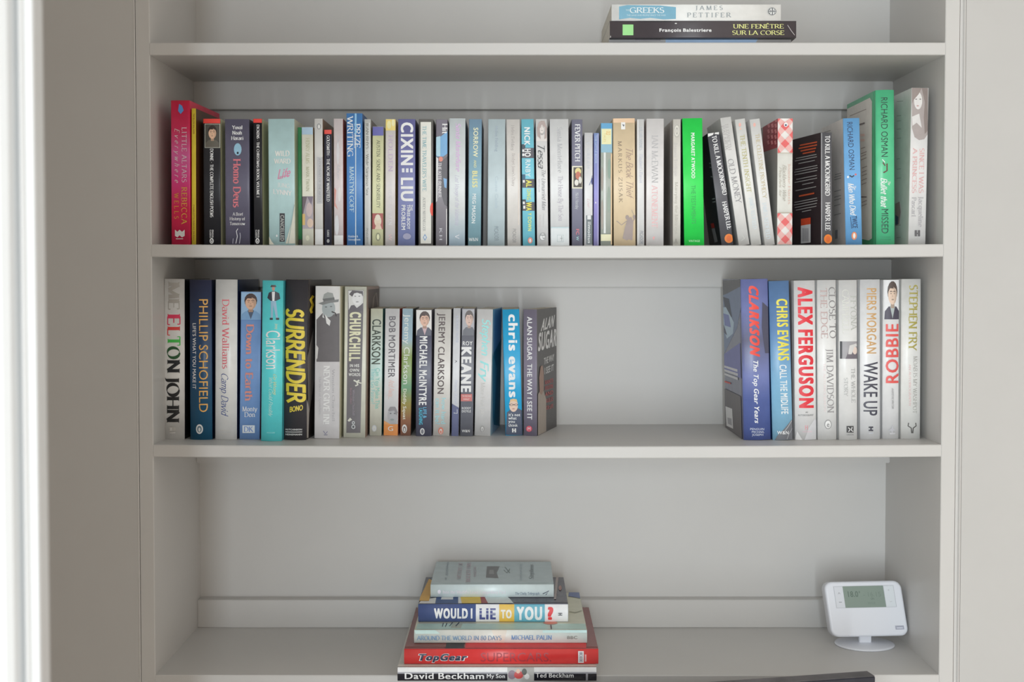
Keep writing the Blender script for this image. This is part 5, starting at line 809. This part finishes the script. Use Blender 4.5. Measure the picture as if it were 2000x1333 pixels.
m = 32
for k in range(len(rings) - 1):
    for i in range(m): fs.append((k * m + i, (k + 1) * m + i, (k + 1) * m + (i + 1) % m, k * m + (i + 1) % m))
fs.append(tuple(range(m))[::-1]); fs.append(tuple((len(rings) - 1) * m + i for i in range(m)))
me = bpy.data.meshes.new('casing'); me.from_pydata(vs, [], fs)
bm = bmesh.new(); bm.from_mesh(me); bmesh.ops.recalc_face_normals(bm, faces=bm.faces); bm.to_mesh(me); bm.free()
for p in me.polygons: p.use_smooth = len(p.vertices) == 4
cas = link('casing', me, [PL], th); cas.matrix_local = ax
boxes('stem', [(-.0095, .0095, -.005, .004, .003, zbot + .010)], [PL], th, .001)
def tplate(name, x0, x1, z0, z1, col, lay, parent, r=None, thick=.0006):
    sh = lambda x, z_: x + SHR * (z_ - ph2 / 2)
    y1 = -.0130; y0 = y1 - .0002 - thick * lay
    vs = [(sh(x, z_), y, z_) for y in (y1, y0) for x, z_ in ((x0, z0), (x1, z0), (x1, z1), (x0, z1))]
    fs = [(4, 5, 6, 7), (0, 1, 5, 4), (1, 2, 6, 5), (2, 3, 7, 6), (3, 0, 4, 7)]
    me = bpy.data.meshes.new(name); me.from_pydata(vs, [], fs)
    o = link(name, me, [mat(name + '_finish', col, .4, .01)], parent); return o
u_ = pw * 2 / 152.0                                            # metres for each photographed pixel across the casing
def tx(px_): return (px_ - 1691) * u_
def tz(py_): return (1241 - py_) * ph2 / 100.0
ry_ = SHR
edge = tplate('button_strip', tx(1632), tx(1751), tz(1189), tz(1149.5), (.52, .54, .58, 1), 0.4, cas)
tplate('left_button', tx(1633), tx(1650), tz(1188.3), tz(1150.2), (.72, .74, .79, 1), 0.8, cas)
tplate('right_button', tx(1731), tx(1750), tz(1188.3), tz(1150.2), (.74, .78, .82, 1), 0.8, cas)
scr = tplate('display', tx(1650), tx(1730), tz(1188.6), tz(1149.6), (.24, .305, .262, 1), 1.2, cas)
def ttext(name, txt, x0, x1, zc, hh, col, st, lay, parent):
    tv, tf, L = text_poly(txt, st); X0, X1 = tx(x0), tx(x1); zb = tz(zc) - hh / 2
    vs = [(X0 + (X1 - X0) * x / L + SHR * (zb + y * hh - ph2 / 2), -.0130 - .0002 - .0006 * lay - lz * 1e-5, zb + y * hh) for x, y, lz in tv]
    me = bpy.data.meshes.new(name); me.from_pydata(vs, [], tf); return link(name, me, [mat('display_ink', col, .5, 0)], parent)
DK = (.12, .17, .14, 1); DL = (.19, .25, .21, 1)
ttext('digits', '18.0', 1656, 1679, 1164, .0088, DK, 'b', 1.3, scr); ttext('digits', '°', 1680, 1683, 1164, .008, DK, 'b', 1.3, scr)
ttext('digits', '- 16.15', 1688, 1724, 1165, .0072, DL, 's', 1.3, scr); ttext('digits', 'MODE', 1695, 1710, 1181, .0034, DL, 's', 1.3, scr); ttext('digits', 'ON', 1702, 1709, 1173, .003, DK, 's', 1.3, scr)
ttext('button_symbol', 'A', 1639, 1644, 1162, .003, (.4, .41, .45, 1), 'b', .9, cas); ttext('button_symbol', '-', 1638, 1645, 1177, .006, (.35, .36, .4, 1), 'B', .9, cas)
ttext('button_symbol', '+', 1737, 1743, 1158, .0035, (.55, .57, .6, 1), 'b', .9, cas); ttext('button_symbol', '-', 1738, 1744, 1178, .005, (.55, .57, .6, 1), 's', .9, cas)
lg = tplate('maker_badge', tx(1742), tx(1759), tz(1229.5), tz(1222.5), (.42, .43, .52, 1), 0.3, cas); tplate('badge_line', tx(1744.5), tx(1756.5), tz(1227.6), tz(1225.6), (.7, .72, .8, 1), 0.6, lg)

# ------------------------------------------------------------------ dark framed panel standing in front of the shelf, only its top corner in view
pr = onY(1709.5, 1323, -.10)
pf = bpy.data.objects.new('picture_frame', None); COL.objects.link(pf)
ang = radians(11.5); pf.matrix_world = Matrix.Translation((pr.x, pr.y, 0)) @ Matrix.Rotation(ang, 4, 'Z')
tag(pf, 'dark slate picture frame standing in front of the shelf, only its top right corner visible', 'picture frame')
HT = pr.z; SL = mat('dark_slate_lacquer', (.028, .030, .042, 1), .35, .2, 40); GT = mat('grey_edge_lacquer', (.13, .12, .125, 1), .5, .3, 25)
boxes('frame', [(-.50, 0, 0, .026, HT - .022, HT), (-.50, 0, 0, .026, 0, .022), (-.50, -.478, 0, .026, .022, HT - .022), (-.022, 0, 0, .026, .022, HT - .022)], [SL], pf, .0008)
boxes('backing_board', [(-.478, -.022, .010, .018, .022, HT - .022)], [SL], pf)
boxes('top_edge_strip', [(-.50, 0, .002, .024, HT, HT + .0008)], [GT], pf)
